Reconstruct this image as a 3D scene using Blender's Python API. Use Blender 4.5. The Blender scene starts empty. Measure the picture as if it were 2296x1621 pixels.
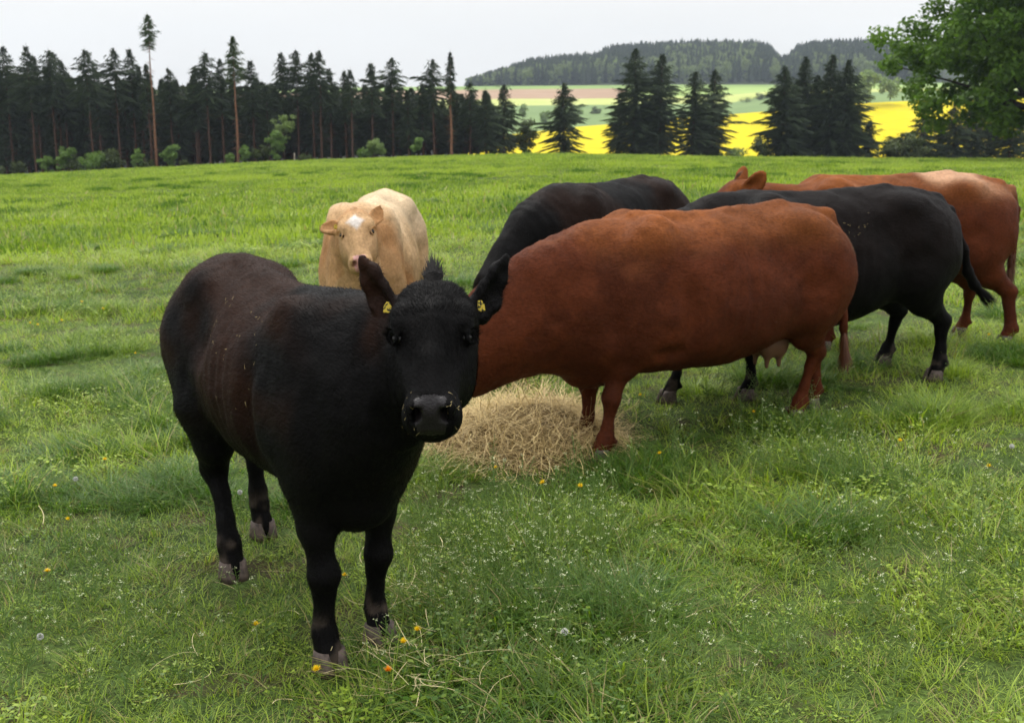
import bpy, math, random
import numpy as np
from mathutils import Vector, Matrix
R = math.radians
scene = bpy.context.scene
COL = scene.collection

# ------------------------------------------------------------------ camera, sky, sun, exposure
EYE, HZ, FPX, PCX, PCY = 1.75, 240.0, 2600.0, 1148.0, 810.5
PITCH = math.atan((PCY - HZ) / FPX)
cd = bpy.data.cameras.new('camera')
cam = bpy.data.objects.new('camera', cd); COL.objects.link(cam); scene.camera = cam
cam.location = (0, 0, EYE); cam.rotation_euler = (math.pi/2 - PITCH, 0, 0)
cd.sensor_width = 36; cd.lens = 36*FPX/2296.0; cd.clip_end = 6000; cd.clip_start = .05
cd.dof.use_dof = True; cd.dof.focus_distance = 3.15; cd.dof.aperture_fstop = 8.0

SUN_EL, SUN_AZ = R(56), R(-20)      # azimuth measured from +Y towards +X
w = bpy.data.worlds.new('World'); scene.world = w; w.use_nodes = True
nt = w.node_tree; nt.nodes.clear()
N = nt.nodes.new; L = nt.links.new
out = N('ShaderNodeOutputWorld'); bg = N('ShaderNodeBackground'); bg.inputs[1].default_value = .1
sky = N('ShaderNodeTexSky'); sky.sky_type = 'NISHITA'; sky.sun_disc = False
sky.sun_elevation = SUN_EL; sky.sun_rotation = SUN_AZ
tc = N('ShaderNodeTexCoord'); sep = N('ShaderNodeSeparateXYZ'); L(tc.outputs['Generated'], sep.inputs[0])
# overcast cloud deck: brighter towards the zenith, faint structure
ramp = N('ShaderNodeValToRGB'); L(sep.outputs[2], ramp.inputs[0])
e = ramp.color_ramp.elements
e[0].position = 0.0; e[0].color = (9.4, 9.5, 9.6, 1)
e[1].position = 1.0; e[1].color = (34, 34.3, 34.6, 1)
k = ramp.color_ramp.elements.new(.10); k.color = (10.1, 10.0, 9.8, 1)
k = ramp.color_ramp.elements.new(.35); k.color = (10.4, 10.35, 10.2, 1)
k = ramp.color_ramp.elements.new(.65); k.color = (18.5, 18.6, 18.8, 1)
nz = N('ShaderNodeTexNoise'); nz.inputs['Scale'].default_value = 2.2; nz.inputs['Detail'].default_value = 5
mp = N('ShaderNodeMapping'); mp.inputs['Scale'].default_value = (1, 1, 4); L(tc.outputs['Generated'], mp.inputs[0]); L(mp.outputs[0], nz.inputs[0])
mr = N('ShaderNodeMapRange'); mr.inputs[1].default_value = .3; mr.inputs[2].default_value = .7
mr.inputs[3].default_value = .955; mr.inputs[4].default_value = 1.04; L(nz.outputs[0], mr.inputs[0])
mul = N('ShaderNodeVectorMath'); mul.operation = 'SCALE'; L(ramp.outputs[0], mul.inputs[0]); L(mr.outputs[0], mul.inputs[3])
mix = N('ShaderNodeMixRGB'); mix.inputs[0].default_value = .93; L(sky.outputs[0], mix.inputs[1]); L(mul.outputs[0], mix.inputs[2])
L(mix.outputs[0], bg.inputs[0]); L(bg.outputs[0], out.inputs[0])

sd = bpy.data.lights.new('sun', 'SUN'); sd.energy = 1.5; sd.angle = R(22); sd.color = (1, .95, .88)
sun = bpy.data.objects.new('sun', sd); COL.objects.link(sun)
sun.rotation_euler = (Vector((0, 0, 1)).rotation_difference(Vector((math.sin(SUN_AZ)*math.cos(SUN_EL), math.cos(SUN_AZ)*math.cos(SUN_EL), math.sin(SUN_EL))))).to_euler()
scene.render.engine = 'CYCLES'
vs = scene.view_settings; vs.view_transform = 'Standard'; vs.look = 'None'; vs.exposure = 0.0; vs.gamma = 1

# ------------------------------------------------------------------ helpers
def tag(o, label=None, cat=None, group=None, kind=None):
    if label: o['label'] = label
    if cat: o['category'] = cat
    if group: o['group'] = group
    if kind: o['kind'] = kind
    return o

def empty(name, loc=(0, 0, 0), rz=0.0, **kw):
    o = bpy.data.objects.new(name, None); COL.objects.link(o)
    o.location = loc; o.rotation_euler = (0, 0, rz); o.empty_display_size = .2
    return tag(o, **kw)

def mesh_obj(name, V, F, mats, parent=None, smooth=True, mi=None, col=None, **kw):
    """V (n,3) array, F list of faces or (m,k) array"""
    me = bpy.data.meshes.new(name)
    V = np.asarray(V, dtype=np.float64).reshape(-1, 3)
    if isinstance(F, np.ndarray) and F.ndim == 2:
        nf, kf = F.shape
        me.vertices.add(len(V)); me.vertices.foreach_set('co', V.ravel())
        me.loops.add(nf*kf); me.loops.foreach_set('vertex_index', F.ravel().astype(np.int32))
        me.polygons.add(nf)
        me.polygons.foreach_set('loop_start', np.arange(0, nf*kf, kf, dtype=np.int32))
        me.update(calc_edges=True)
    else:
        me.from_pydata(V.tolist(), [], [list(map(int, f)) for f in F])
    for m in (mats if isinstance(mats, (list, tuple)) else [mats]):
        me.materials.append(m)
    if smooth: me.polygons.foreach_set('use_smooth', [True]*len(me.polygons))
    if mi is not None: me.polygons.foreach_set('material_index', np.asarray(mi, dtype=np.int32))
    if col is not None:
        a = me.color_attributes.new('Col', 'FLOAT_COLOR', 'POINT')
        c = np.ones((len(V), 4), dtype=np.float32); c[:, :3] = col
        a.data.foreach_set('color', c.ravel())
    me.update()
    o = bpy.data.objects.new(name, me); COL.objects.link(o)
    if parent: o.parent = parent
    return tag(o, **kw)

def ray(px, py):
    a = (px - PCX)/FPX; b = (PCY - py)/FPX
    return np.array([a, math.cos(PITCH) + b*math.sin(PITCH), -math.sin(PITCH) + b*math.cos(PITCH)])
_AX = [-140, -60, -40, -22, -8, 5, 17, 35, 57, 120]; _AV = [5.2, 3.65, 3.40, 3.22, 3.32, 3.55, 3.87, 4.15, 4.47, 4.9]
def terrain(x, y):
    x = np.asarray(x, dtype=float); y = np.asarray(y, dtype=float)
    tilt = np.where(x < 0, .04*x, .12*np.tanh(x/3))
    z = tilt - np.interp(x, _AX, _AV)*(np.maximum(0, y - 12)/118)**1.3
    z = z + .05*np.sin(x*.55 + 1.3)*np.sin(y*.31)*np.clip((y - 10)/14, 0, 1)
    return z
def tz(x, y): return float(terrain(x, y))
def ground(px, py):
    r = ray(px, py); t = .5
    hit = lambda t_: EYE + r[2]*t_ < tz(r[0]*t_, r[1]*t_)
    while t < 500 and not hit(t): t += .02 + t*.02
    if t >= 500: return None
    a, b = t - (.02 + t*.02), t
    for _ in range(14):
        m_ = (a + b)/2
        if hit(m_): b = m_
        else: a = m_
    return r*b + np.array([0, 0, EYE])
def at(px, y):      # world x under screen column px at distance y
    return (px - PCX)/FPX*y
def zat(py, y): return EYE - (py - HZ)/FPX*y

def mat(name, base=(.5, .5, .5), rough=.6, spec=.3):
    m = bpy.data.materials.new(name); m.use_nodes = True
    b = m.node_tree.nodes['Principled BSDF']
    b.inputs['Base Color'].default_value = (*base, 1); b.inputs['Roughness'].default_value = rough
    b.inputs['Specular IOR Level'].default_value = spec
    return m, m.node_tree, b
def noise(nt, scale, detail=4, coord='Object', rough=.55):
    tc = nt.nodes.new('ShaderNodeTexCoord'); n = nt.nodes.new('ShaderNodeTexNoise')
    n.inputs['Scale'].default_value = scale; n.inputs['Detail'].default_value = detail; n.inputs['Roughness'].default_value = rough
    if coord == 'World':
        g = nt.nodes.new('ShaderNodeNewGeometry'); nt.links.new(g.outputs['Position'], n.inputs['Vector'])
    else: nt.links.new(tc.outputs[coord], n.inputs['Vector'])
    return n
def rampn(nt, src, stops):
    r = nt.nodes.new('ShaderNodeValToRGB'); nt.links.new(src, r.inputs[0])
    e = r.color_ramp.elements
    while len(e) > 1: e.remove(e[-1])
    e[0].position = stops[0][0]; e[0].color = (*stops[0][1], 1)
    for p, c in stops[1:]:
        k = e.new(p); k.color = (*c, 1)
    return r
def mixc(nt, fac, a, b, mode='MIX'):
    m = nt.nodes.new('ShaderNodeMixRGB'); m.blend_type = mode
    for i, v in enumerate((fac, a, b)):
        if isinstance(v, (int, float)): m.inputs[i].default_value = v
        elif isinstance(v, tuple): m.inputs[i].default_value = (*v, 1)
        else: nt.links.new(v, m.inputs[i])
    return m.outputs[0]

# ------------------------------------------------------------------ implicit surfaces -> one continuous skin
class Field:
    def __init__(s, xs, ys, zs):
        s.ax = [np.asarray(a, dtype=np.float32) for a in (xs, ys, zs)]
        s.F = np.full([len(a) for a in s.ax], .4, dtype=np.float32)
    def sub(s, lo, hi):
        sl = []
        for a, l, h in zip(s.ax, lo, hi):
            i = max(0, np.searchsorted(a, l) - 1); j = min(len(a), np.searchsorted(a, h) + 1)
            sl.append(slice(i, max(j, i)))
        g = [s.ax[0][sl[0]][:, None, None], s.ax[1][sl[1]][None, :, None], s.ax[2][sl[2]][None, None, :]]
        return tuple(sl), g
    def comb(s, sl, d, k, op):
        A = s.F[sl]
        if A.size == 0: return
        if op == 'add':
            h = np.maximum(k - np.abs(A - d), 0)/k
            s.F[sl] = np.minimum(A, d) - h*h*k*.25
        else:
            d = -d
            h = np.maximum(k - np.abs(A - d), 0)/k
            s.F[sl] = np.maximum(A, d) + h*h*k*.25
    def cone(s, a, b, ra, rb, k=.03, n=None, sq=1.0, op='add'):
        a = np.array(a, dtype=np.float32); b = np.array(b, dtype=np.float32)
        m = max(ra, rb) + k + .03
        lo = np.minimum(a, b) - m; hi = np.maximum(a, b) + m
        sl, (X, Y, Z) = s.sub(lo, hi)
        ab = b - a; L2 = max(float(ab@ab), 1e-9)
        vx, vy, vz = X - a[0], Y - a[1], Z - a[2]
        t = np.clip((vx*ab[0] + vy*ab[1] + vz*ab[2])/L2, 0, 1)
        ts = t
        wx, wy, wz = vx - t*ab[0], vy - t*ab[1], vz - t*ab[2]
        q = wx*wx + wy*wy + wz*wz
        if n is not None:
            n = np.array(n, dtype=np.float32); n /= np.linalg.norm(n)
            vn = wx*n[0] + wy*n[1] + wz*n[2]
            q = q - vn*vn + (vn/sq)**2
        d = np.sqrt(np.maximum(q, 0)) - (ra + (rb - ra)*ts)
        if n is not None: d = d*min(1, sq)**.5
        s.comb(sl, d, k, op)
    def chain(s, pts, k=.03, n=None, sq=1.0, op='add'):
        for (p, r), (p2, r2) in zip(pts[:-1], pts[1:]): s.cone(p, p2, r, r2, k, n, sq, op)
    def ell(s, c, rad, M=None, k=.03, op='add'):
        c = np.array(c, dtype=np.float32); m = max(rad) + k + .03
        sl, (X, Y, Z) = s.sub(c - m, c + m)
        vx, vy, vz = X - c[0], Y - c[1], Z - c[2]
        if M is None: M = np.eye(3)
        q = 0; q2 = 0
        for i in range(3):
            e = M[i]; p = vx*e[0] + vy*e[1] + vz*e[2]
            q = q + (p/rad[i])**2; q2 = q2 + (p/rad[i]**2)**2
        k0 = np.sqrt(q); k1 = np.sqrt(q2) + 1e-6
        s.comb(sl, (k0*(k0 - 1)/k1).astype(np.float32), k, op)
    def loft(s, st, org=(0, 0, 0), M=None, k=.05, p=2.2, egg=.12):
        """st rows: u, top, bottom, halfwidth  in frame M (rows u, w(lateral), v(up))"""
        st = np.array(st, dtype=np.float32); org = np.array(org, dtype=np.float32)
        if M is None: M = np.eye(3)
        # smooth resample
        u = np.linspace(st[0, 0], st[-1, 0], 120)
        cols = []
        for j in (1, 2, 3):
            v = np.interp(u, st[:, 0], st[:, j])
            for _ in range(14): v[1:-1] = (v[:-2] + 2*v[1:-1] + v[2:])/4
            cols.append(v)
        m = .12 + k; pts = []
        for uu in (st[0, 0], st[-1, 0]):
            for vv in (st[:, 1].max(), st[:, 2].min()):
                for ww in (st[:, 3].max(), -st[:, 3].max()):
                    pts.append(org + uu*M[0] + ww*M[1] + vv*M[2])
        pts = np.array(pts)
        sl, (X, Y, Z) = s.sub(pts.min(0) - m, pts.max(0) + m)
        vx, vy, vz = X - org[0], Y - org[1], Z - org[2]
        U = vx*M[0][0] + vy*M[0][1] + vz*M[0][2]
        W = vx*M[1][0] + vy*M[1][1] + vz*M[1][2]
        Vv = vx*M[2][0] + vy*M[2][1] + vz*M[2][2]
        top = np.interp(U, u, cols[0]); bot = np.interp(U, u, cols[1]); hw = np.interp(U, u, cols[2])
        h = (top - bot)/2; c = (top + bot)/2
        v = (Vv - c)/h; hw2 = hw*(1 - egg*np.clip(v, -1, 1))
        r = (np.abs(W/hw2)**p + np.abs(v)**p)**(1/p)
        d = (r - 1)*np.minimum(h, hw)*.95
        du = np.maximum(np.maximum(u[0] - U, U - u[-1]), 0)
        d = np.where(du > 0, np.sqrt(np.maximum(d, 0)**2 + du**2), d)
        s.comb(sl, d.astype(np.float32), k, 'add')
    def mesh(s):
        F = s.F; nx, ny, nz = F.shape; S = F < 0
        cnt = np.zeros((nx-1, ny-1, nz-1), dtype=np.int8)
        for i in (0, 1):
            for j in (0, 1):
                for q in (0, 1): cnt += S[i:nx-1+i, j:ny-1+j, q:nz-1+q]
        act = (cnt > 0) & (cnt < 8)
        ci = np.argwhere(act); n = len(ci)
        idx = np.full(act.shape, -1, dtype=np.int64); idx[act] = np.arange(n)
        acc = np.zeros((n, 3)); num = np.zeros(n)
        I, J, K = ci.T
        ax = s.ax
        for axis in range(3):
            o = [a for a in range(3) if a != axis]
            for da in (0, 1):
                for db in (0, 1):
                    c0 = [I, J, K]; c0 = [c.copy() for c in c0]; c0[o[0]] += da; c0[o[1]] += db
                    c1 = [c.copy() for c in c0]; c1[axis] += 1
                    f0 = F[tuple(c0)]; f1 = F[tuple(c1)]
                    m = (f0 < 0) != (f1 < 0)
                    t = np.where(m, f0/np.where(m, f0 - f1, 1), 0)
                    P = [ax[q][c0[q]].astype(float) for q in range(3)]
                    P[axis] = P[axis] + t*(ax[axis][c1[axis]] - ax[axis][c0[axis]])
                    for q in range(3): acc[:, q] += np.where(m, P[q], 0)
                    num += m
        V = acc/num[:, None]
        quads = []
        for axis in range(3):
            o = [a for a in range(3) if a != axis]
            sh = [slice(None)]*3
            a0 = list(sh); a1 = list(sh); a0[axis] = slice(0, -1); a1[axis] = slice(1, None)
            e = S[tuple(a0)] != S[tuple(a1)]
            E = np.argwhere(e)
            ok = (E[:, o[0]] > 0) & (E[:, o[1]] > 0) & (E[:, o[0]] < F.shape[o[0]]-1) & (E[:, o[1]] < F.shape[o[1]]-1)
            E = E[ok]
            ins = S[tuple(E.T)]
            def cell(da, db):
                c = E.copy(); c[:, o[0]] -= da; c[:, o[1]] -= db
                return idx[tuple(c.T)]
            q = np.stack([cell(1, 1), cell(0, 1), cell(0, 0), cell(1, 0)], 1)
            if axis == 1: q = q[:, ::-1]
            q = np.where(ins[:, None], q, q[:, ::-1])
            quads.append(q)
        Q = np.concatenate(quads); Q = Q[(Q >= 0).all(1)]
        # light laplacian polish
        for _ in range(2):
            A = np.zeros_like(V); c = np.zeros(len(V))
            for a, b in ((0, 1), (1, 2), (2, 3), (3, 0)):
                np.add.at(A, Q[:, a], V[Q[:, b]]); np.add.at(c, Q[:, a], 1)
                np.add.at(A, Q[:, b], V[Q[:, a]]); np.add.at(c, Q[:, b], 1)
            V = V*.5 + .5*A/np.maximum(c, 1)[:, None]
        return V, Q

def axis(lo, hi, step, fine=None):
    """coordinates with a finer band fine=(lo,hi,step)"""
    out = [lo]
    while out[-1] < hi:
        s = step
        if fine and fine[0] - step < out[-1] < fine[1]: s = fine[2]
        out.append(out[-1] + s)
    return np.array(out)

def vnoise(P, scale, seed=0):
    """cheap smooth value noise on points (n,3)"""
    rs = np.random.RandomState(seed); G = rs.rand(32, 32, 32)
    q = P*scale + 100; i = np.floor(q).astype(int); f = q - i; f = f*f*(3 - 2*f)
    r = 0
    for a in (0, 1):
        for b in (0, 1):
            for c in (0, 1):
                wgt = (f[:, 0] if a else 1 - f[:, 0])*(f[:, 1] if b else 1 - f[:, 1])*(f[:, 2] if c else 1 - f[:, 2])
                r = r + wgt*G[(i[:, 0]+a) % 32, (i[:, 1]+b) % 32, (i[:, 2]+c) % 32]
    return r

def vert_normals(V, Q):
    fn = np.cross(V[Q[:, 2]] - V[Q[:, 0]], V[Q[:, 3]] - V[Q[:, 1]])
    n = np.zeros_like(V)
    for c in range(4): np.add.at(n, Q[:, c], fn)
    return n/np.maximum(np.linalg.norm(n, axis=1), 1e-12)[:, None]

# ------------------------------------------------------------------ cattle
def coat_material(name, rough=.55, streak=1.0, sheen=.0, spec=.05):
    m, nt, b = mat(name, rough=rough, spec=spec)
    a = nt.nodes.new('ShaderNodeAttribute'); a.attribute_name = 'Col'
    n1 = noise(nt, 7, 5); n2 = noise(nt, 60, 4)
    r1 = rampn(nt, n1.outputs[0], [(.3, (.82,)*3), (.7, (1.15,)*3)])
    r2 = rampn(nt, n2.outputs[0], [(.3, (.8,)*3), (.7, (1.18,)*3)])
    c = mixc(nt, 1, a.outputs['Color'], r1.outputs[0], 'MULTIPLY')
    c = mixc(nt, streak, c, r2.outputs[0], 'MULTIPLY')
    nt.links.new(c, b.inputs['Base Color'])
    b.inputs['Sheen Weight'].default_value = sheen; b.inputs['Sheen Roughness'].default_value = .4
    bm = nt.nodes.new('ShaderNodeBump'); bm.inputs['Strength'].default_value = .35; bm.inputs['Distance'].default_value = .01
    mp = nt.nodes.new('ShaderNodeMapping'); mp.inputs['Scale'].default_value = (25, 90, 60)
    tc = nt.nodes.new('ShaderNodeTexCoord'); n3 = nt.nodes.new('ShaderNodeTexNoise'); n3.inputs['Scale'].default_value = 1.6; n3.inputs['Detail'].default_value = 4
    nt.links.new(tc.outputs['Object'], mp.inputs[0]); nt.links.new(mp.outputs[0], n3.inputs['Vector'])
    nt.links.new(n3.outputs[0], bm.inputs['Height']); nt.links.new(bm.outputs[0], b.inputs['Normal'])
    return m
M_COAT = coat_material('short_coat')
M_EYE = mat('eyeball', (.006, .005, .005), .05, .35)[0]
M_RIM = mat('eye_rim', (.10, .09, .09), .4, .4)[0]
M_NOSE, nt_, b_ = mat('wet_nose', (.011, .009, .0095), .38, .22)
bm_ = nt_.nodes.new('ShaderNodeBump'); bm_.inputs['Strength'].default_value = .35; bm_.inputs['Distance'].default_value = .003
vn_ = nt_.nodes.new('ShaderNodeTexVoronoi'); vn_.inputs['Scale'].default_value = 170
tc_ = nt_.nodes.new('ShaderNodeTexCoord'); nt_.links.new(tc_.outputs['Object'], vn_.inputs['Vector'])
nt_.links.new(vn_.outputs['Distance'], bm_.inputs['Height']); nt_.links.new(bm_.outputs[0], b_.inputs['Normal'])
M_PINK = mat('pink_nose', (.45, .23, .2), .4, .4)[0]
M_HOOF, nt_, b_ = mat('muddy_hoof', (.07, .055, .045), .6, .25)
n_ = noise(nt_, 45, 5); r_ = rampn(nt_, n_.outputs[0], [(.35, (.045, .034, .028)), (.6, (.11, .08, .065))]); nt_.links.new(r_.outputs[0], b_.inputs['Base Color'])
M_TAG, nt_, b_ = mat('yellow_tag', (.75, .56, .06), .45, .3)
n_ = noise(nt_, 140, 2); r_ = rampn(nt_, n_.outputs[0], [(.50, (.62, .46, .06)), (.55, (.03, .03, .02))]); nt_.links.new(r_.outputs[0], b_.inputs['Base Color'])
M_BITS = mat('hay_crumb', (.55, .43, .20), .6, .2)[0]
M_UDDER = mat('udder_skin', (.13, .06, .036), .55, .3)[0]
M_HAIR = mat('dark_hair', (.0045, .0038, .0038), .6, .06)[0]
M_HAIRB = mat('brown_hair', (.10, .035, .012), .5, .3)[0]
M_HAIRC = mat('cream_hair', (.5, .28, .12), .5, .3)[0]

def strands(P, D, N_, length, width, rs, bend=.5, seg=1):
    """flat tapering hairs: roots P, direction D, surface normal N_ -> verts, tris"""
    n = len(P); D = D/np.maximum(np.linalg.norm(D, axis=1), 1e-9)[:, None]
    S = np.cross(D, N_); S /= np.maximum(np.linalg.norm(S, axis=1), 1e-9)[:, None]
    length = np.broadcast_to(length, (n,))[:, None]
    if seg == 1:
        V = np.stack([P - S*width, P + S*width, P + D*length], 1).reshape(-1, 3)
        return V, np.arange(3*n).reshape(n, 3)
    rows = []
    for i in range(seg + 1):
        t = i/seg; q = P + D*length*t + N_*length*bend*t*t
        wv = width*(1 - t*.95)
        rows += [q - S*wv, q + S*wv]
    V = np.stack(rows, 1).reshape(-1, 3); m = 2*(seg + 1)
    base = np.arange(n)[:, None]*m; T = []
    for i in range(seg):
        T.append(np.stack([base[:, 0]+2*i, base[:, 0]+2*i+1, base[:, 0]+2*i+3], 1))
        T.append(np.stack([base[:, 0]+2*i, base[:, 0]+2*i+3, base[:, 0]+2*i+2], 1))
    return V, np.concatenate(T)

def uvsphere(c, r, nu=20, nv=14, M=None):
    V = []; F = []
    for j in range(nv + 1):
        th = math.pi*j/nv
        for i in range(nu):
            ph = 2*math.pi*i/nu
            V.append((math.sin(th)*math.cos(ph), math.sin(th)*math.sin(ph), math.cos(th)))
    V = np.array(V)*np.array(r)
    if M is not None: V = V@np.array(M)
    V = V + np.array(c)
    for j in range(nv):
        for i in range(nu):
            F.append((j*nu+i, j*nu+(i+1) % nu, (j+1)*nu+(i+1) % nu, (j+1)*nu+i))
    return V, np.array(F)[:, ::-1]

TRUNK = [(-.955, .97, .80, .03), (-.93, 1.06, .66, .13), (-.86, 1.13, .70, .20), (-.74, 1.185, .64, .245), (-.58, 1.21, .58, .27),
         (-.4, 1.205, .49, .29), (-.2, 1.20, .41, .325), (0, 1.19, .39, .345), (.2, 1.185, .39, .345), (.38, 1.185, .39, .32), (.55, 1.19, .38, .29),
         (.70, 1.18, .38, .26), (.84, 1.14, .41, .22), (.97, 1.05, .50, .16), (1.03, .92, .62, .08)]
FRONT = [((.56, .155, .80), .130), ((.50, .165, .60), .098), ((.525, .15, .47), .070), ((.545, .135, .37), .047), ((.557, .13, .32), .050), ((.547, .125, .265), .033), ((.54, .12, .17), .0285), ((.543, .12, .115), .038), ((.565, .12, .065), .037)]
HIND = [((-.62, .14, .86), .19), ((-.56, .165, .66), .165), ((-.60, .15, .53), .108), ((-.685, .13, .43), .060), ((-.725, .125, .385), .050), ((-.70, .12, .31), .035), ((-.68, .12, .20), .030), ((-.665, .12, .125), .040), ((-.64, .12, .065), .039)]
HEAD = [(.015, -.03, -.14, .05), (.04, .012, -.18, .092), (.08, .040, -.215, .114), (.13, .055, -.235, .122), (.19, .045, -.25, .118), (.25, .029, -.245, .109),
        (.31, .013, -.215, .092), (.37, .002, -.178, .076), (.42, -.004, -.155, .070), (.465, -.018, -.140, .066), (.492, -.06, -.125, .045)]

def unit(v): v = np.array(v, dtype=float); return v/np.linalg.norm(v)

def build_cow(sp):
    rs = np.random.RandomState(sp.get('seed', 1)); sc = sp.get('scale', 1.0)
    root = empty('cow', sp['loc'], sp['yaw'], label=sp['label'], cat='cow', group='cattle grazing on the meadow')
    step = sp.get('step', .014)
    poll = np.array(sp['poll']); u = unit(sp['face']); side = np.array(sp.get('side', (0, 1, 0)), dtype=float)
    wv = unit(side - u*(side@u)); v = np.cross(u, wv)
    if v[2] < 0 and abs(u[2]) < .95 or sp.get('flipv'): v = -v
    HM = np.array([u, wv, v]); hs = sp.get('head_scale', 1.0)
    def hp(a, b, c): return poll + hs*(u*a + wv*b + v*c)
    ears = sp.get('ears', [((.05, .105, -.10), (.02, .17, -.10), (-.03, .24, -.11)), ((.05, -.105, -.10), (.02, -.17, -.10), (-.03, -.24, -.11))])
    allp = [np.array(p) for p, r in sp['neck']] + [poll, hp(.5, 0, 0)] + [hp(*e[-1]) for e in ears] + [np.array((-1.05, -.45, -.12)), np.array((1.1, .45, 1.32))]
    allp += [np.array(p) for p, r in sp.get('tail', [])]
    lo = np.min(allp, 0) - .12; hi = np.max(allp, 0) + .12
    fb = None
    if sp.get('fine'):
        c = hp(.2, 0, -.08); fb = [(c[i] - .29, c[i] + .29, sp['fine']) for i in range(3)]
    F = Field(*[axis(lo[i], hi[i], step, fb[i] if fb else None) for i in range(3)])
    tr = [list(t) for t in TRUNK]
    if sp.get('cut_trunk'): tr = [t for t in tr if t[0] < .6] + [[.67, 1.16, .43, .25], [.77, 1.13, .56, .19], [.85, 1.0, .68, .10]]
    rr_ = sp.get('rear', 1.0)
    for t in tr:
        if t[0] < -.5: t[0] = -.5 + (t[0] + .5)*rr_
        t[1] += np.interp(t[0], *sp['dtop']) if 'dtop' in sp else 0
        t[2] += np.interp(t[0], *sp['dbot']) if 'dbot' in sp else 0
        t[3] *= sp.get('girth', 1.0)
    MT = np.array([(1., 0, 0), (0, 1., 0), (0, 0, 1.)])
    F.loft(tr, M=MT, k=.05, p=sp.get('pw', 2.25), egg=sp.get('egg', .16))
    # spine, hook and pin bones, shoulders, thighs, brisket
    F.chain([((-.80, 0, 1.15), .03), ((-.45, 0, 1.18), .035), ((-.1, 0, 1.145), .03), ((.2, 0, 1.15), .03), ((.45, 0, 1.175), .04)], k=.06)
    rx_ = lambda q: -.5 + (q + .5)*rr_
    F.cone((rx_(-.84), 0, 1.13), (rx_(-.94), 0, 1.02), .045, .035, k=.05)
    gi = sp.get('girth', 1.0)
    for s in (1, -1):
        F.ell((-.49, s*.165*gi, 1.115), (.10, .055, .045), k=.13)
        F.ell((rx_(-.86), s*.10, .98), (.06, .045, .05), k=.07)
        F.ell((.50, s*.19*gi*sp.get('legy', 1.0), .86), (.17, .085*gi, .28), k=.08)
        F.ell((.42, s*.14, 1.05), (.10, .05, .13), k=.11)
        F.ell((rx_(-.68), s*.155*gi, .80), (.06 + .17*rr_, .115*gi, .25), k=.09)
        F.ell((-.27, s*.335*gi, 1.0), (.11, .055, .10), k=.10, op='sub')
        F.ell((-.02, s*.20*gi, 1.235), (.30, .09, .05), k=.06, op='sub')

        F.ell((-.43, s*.335*gi, .66), (.04, .06, .19), k=.06, op='sub')
        F.ell((.31, s*.378*gi, .72), (.035, .075, .27), k=.07, op='sub')
        F.ell((.71, s*.300*gi, .82), (.040, .07, .22), k=.06, op='sub')
        F.ell((.42, s*.305*gi, .52), (.10, .04, .03), k=.04, op='sub')
    F.ell(sp.get('brisket', (.70, 0, .43)), (.13, .10, .10), k=.08)
    # legs
    feet = []
    for key, chain in (('FL', FRONT), ('FR', FRONT), ('HL', HIND), ('HR', HIND)):
        s = 1 if key[1] == 'L' else -1
        fx, fy, fz = sp['feet'].get(key, (0, 0, 0)); bx = sp.get('bend', {}).get(key, 0)
        pts = []
        for (p, r) in chain:
            wgt = np.clip((.85 - p[2])/.72, 0, 1)
            kn = math.exp(-((p[2] - .36)/.12)**2)
            g0 = sp.get('girth', 1.0)*(sp.get('legy', 1.0) if key[0] == 'F' else 1); gy = g0 + (1 - g0)*wgt
            pts.append(((p[0] + fx*wgt + bx*kn, s*p[1]*gy + fy*wgt, p[2] + fz*wgt), r*sp.get('leg', 1.0)))
        F.chain(pts[:2], k=.09, n=(0, 1, 0), sq=.72)
        F.chain(pts[1:4], k=.035, n=(0, 1, 0), sq=.78)
        F.chain(pts[3:], k=.02)
        a = pts[-1][0]
        F.cone(a, (a[0] + .012, a[1], a[2] - .03), .040, .043, k=.02)
        for q in (-1, 1): F.ell((pts[-2][0][0] - .04, pts[-2][0][1] + q*.018, pts[-2][0][2] - .02), (.016, .013, .02), k=.012)
        feet.append((key, np.array(a)))
    # neck
    F.chain(sp['neck'], k=.10, n=sp.get('neck_n', (0, 1, 0)), sq=sp.get('neck_sq', .62))
    # head
    st = [(a*hs, b*hs, c*hs, d*hs) for a, b, c, d in HEAD]
    F.loft(st, org=poll, M=HM, k=.05, p=2.3, egg=-.10)
    F.cone(hp(.085, 0, -.12), sp['neck'][-1][0], .10*hs, sp['neck'][-1][1]*.9, k=.08)
    F.cone(hp(.045, -.045, -.03), hp(.045, .045, -.03), .042*hs, .042*hs, k=.04)
    F.chain([(hp(.16, 0, .045), .015*hs), (hp(.3, 0, .005), .026*hs), (hp(.40, 0, -.012), .03*hs)], k=.04)
    for s in (1, -1):
        F.ell(hp(.225, s*.070, -.16), (.115*hs, .046*hs, .085*hs), HM, k=.05)
        F.ell(hp(.155, s*.093, .008), (.042*hs, .026*hs, .028*hs), HM, k=.035)          # brow
        F.ell(hp(.262, s*.103, .010), (.055*hs, .020*hs, .024*hs), HM, k=.03, op='sub')  # hollow below the eye
        F.ell(hp(.315, s*.090, .036), (.085*hs, .028*hs, .036*hs), HM, k=.03, op='sub')
        ec = hp(.205, s*.0985, -.016); ed = unit(wv*s*.84 + v*.52 + u*.12); e2 = np.cross(ed, -u); e1 = np.cross(e2, ed)
        F.ell(ec + ed*.021*hs, (.0175*hs,)*3, k=.012, op='sub')
        arc = lambda a_, r_, f_: ec + ed*f_*hs + (e1*math.cos(R(a_)) + e2*math.sin(R(a_)))*r_*hs
        F.chain([(arc(a_, .0205, .013), q_*hs*sp.get('lid', 1.0)) for a_, q_ in ((-105, .005), (-65, .009), (-25, .011), (15, .0115), (55, .010), (95, .005))], k=.008)
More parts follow.
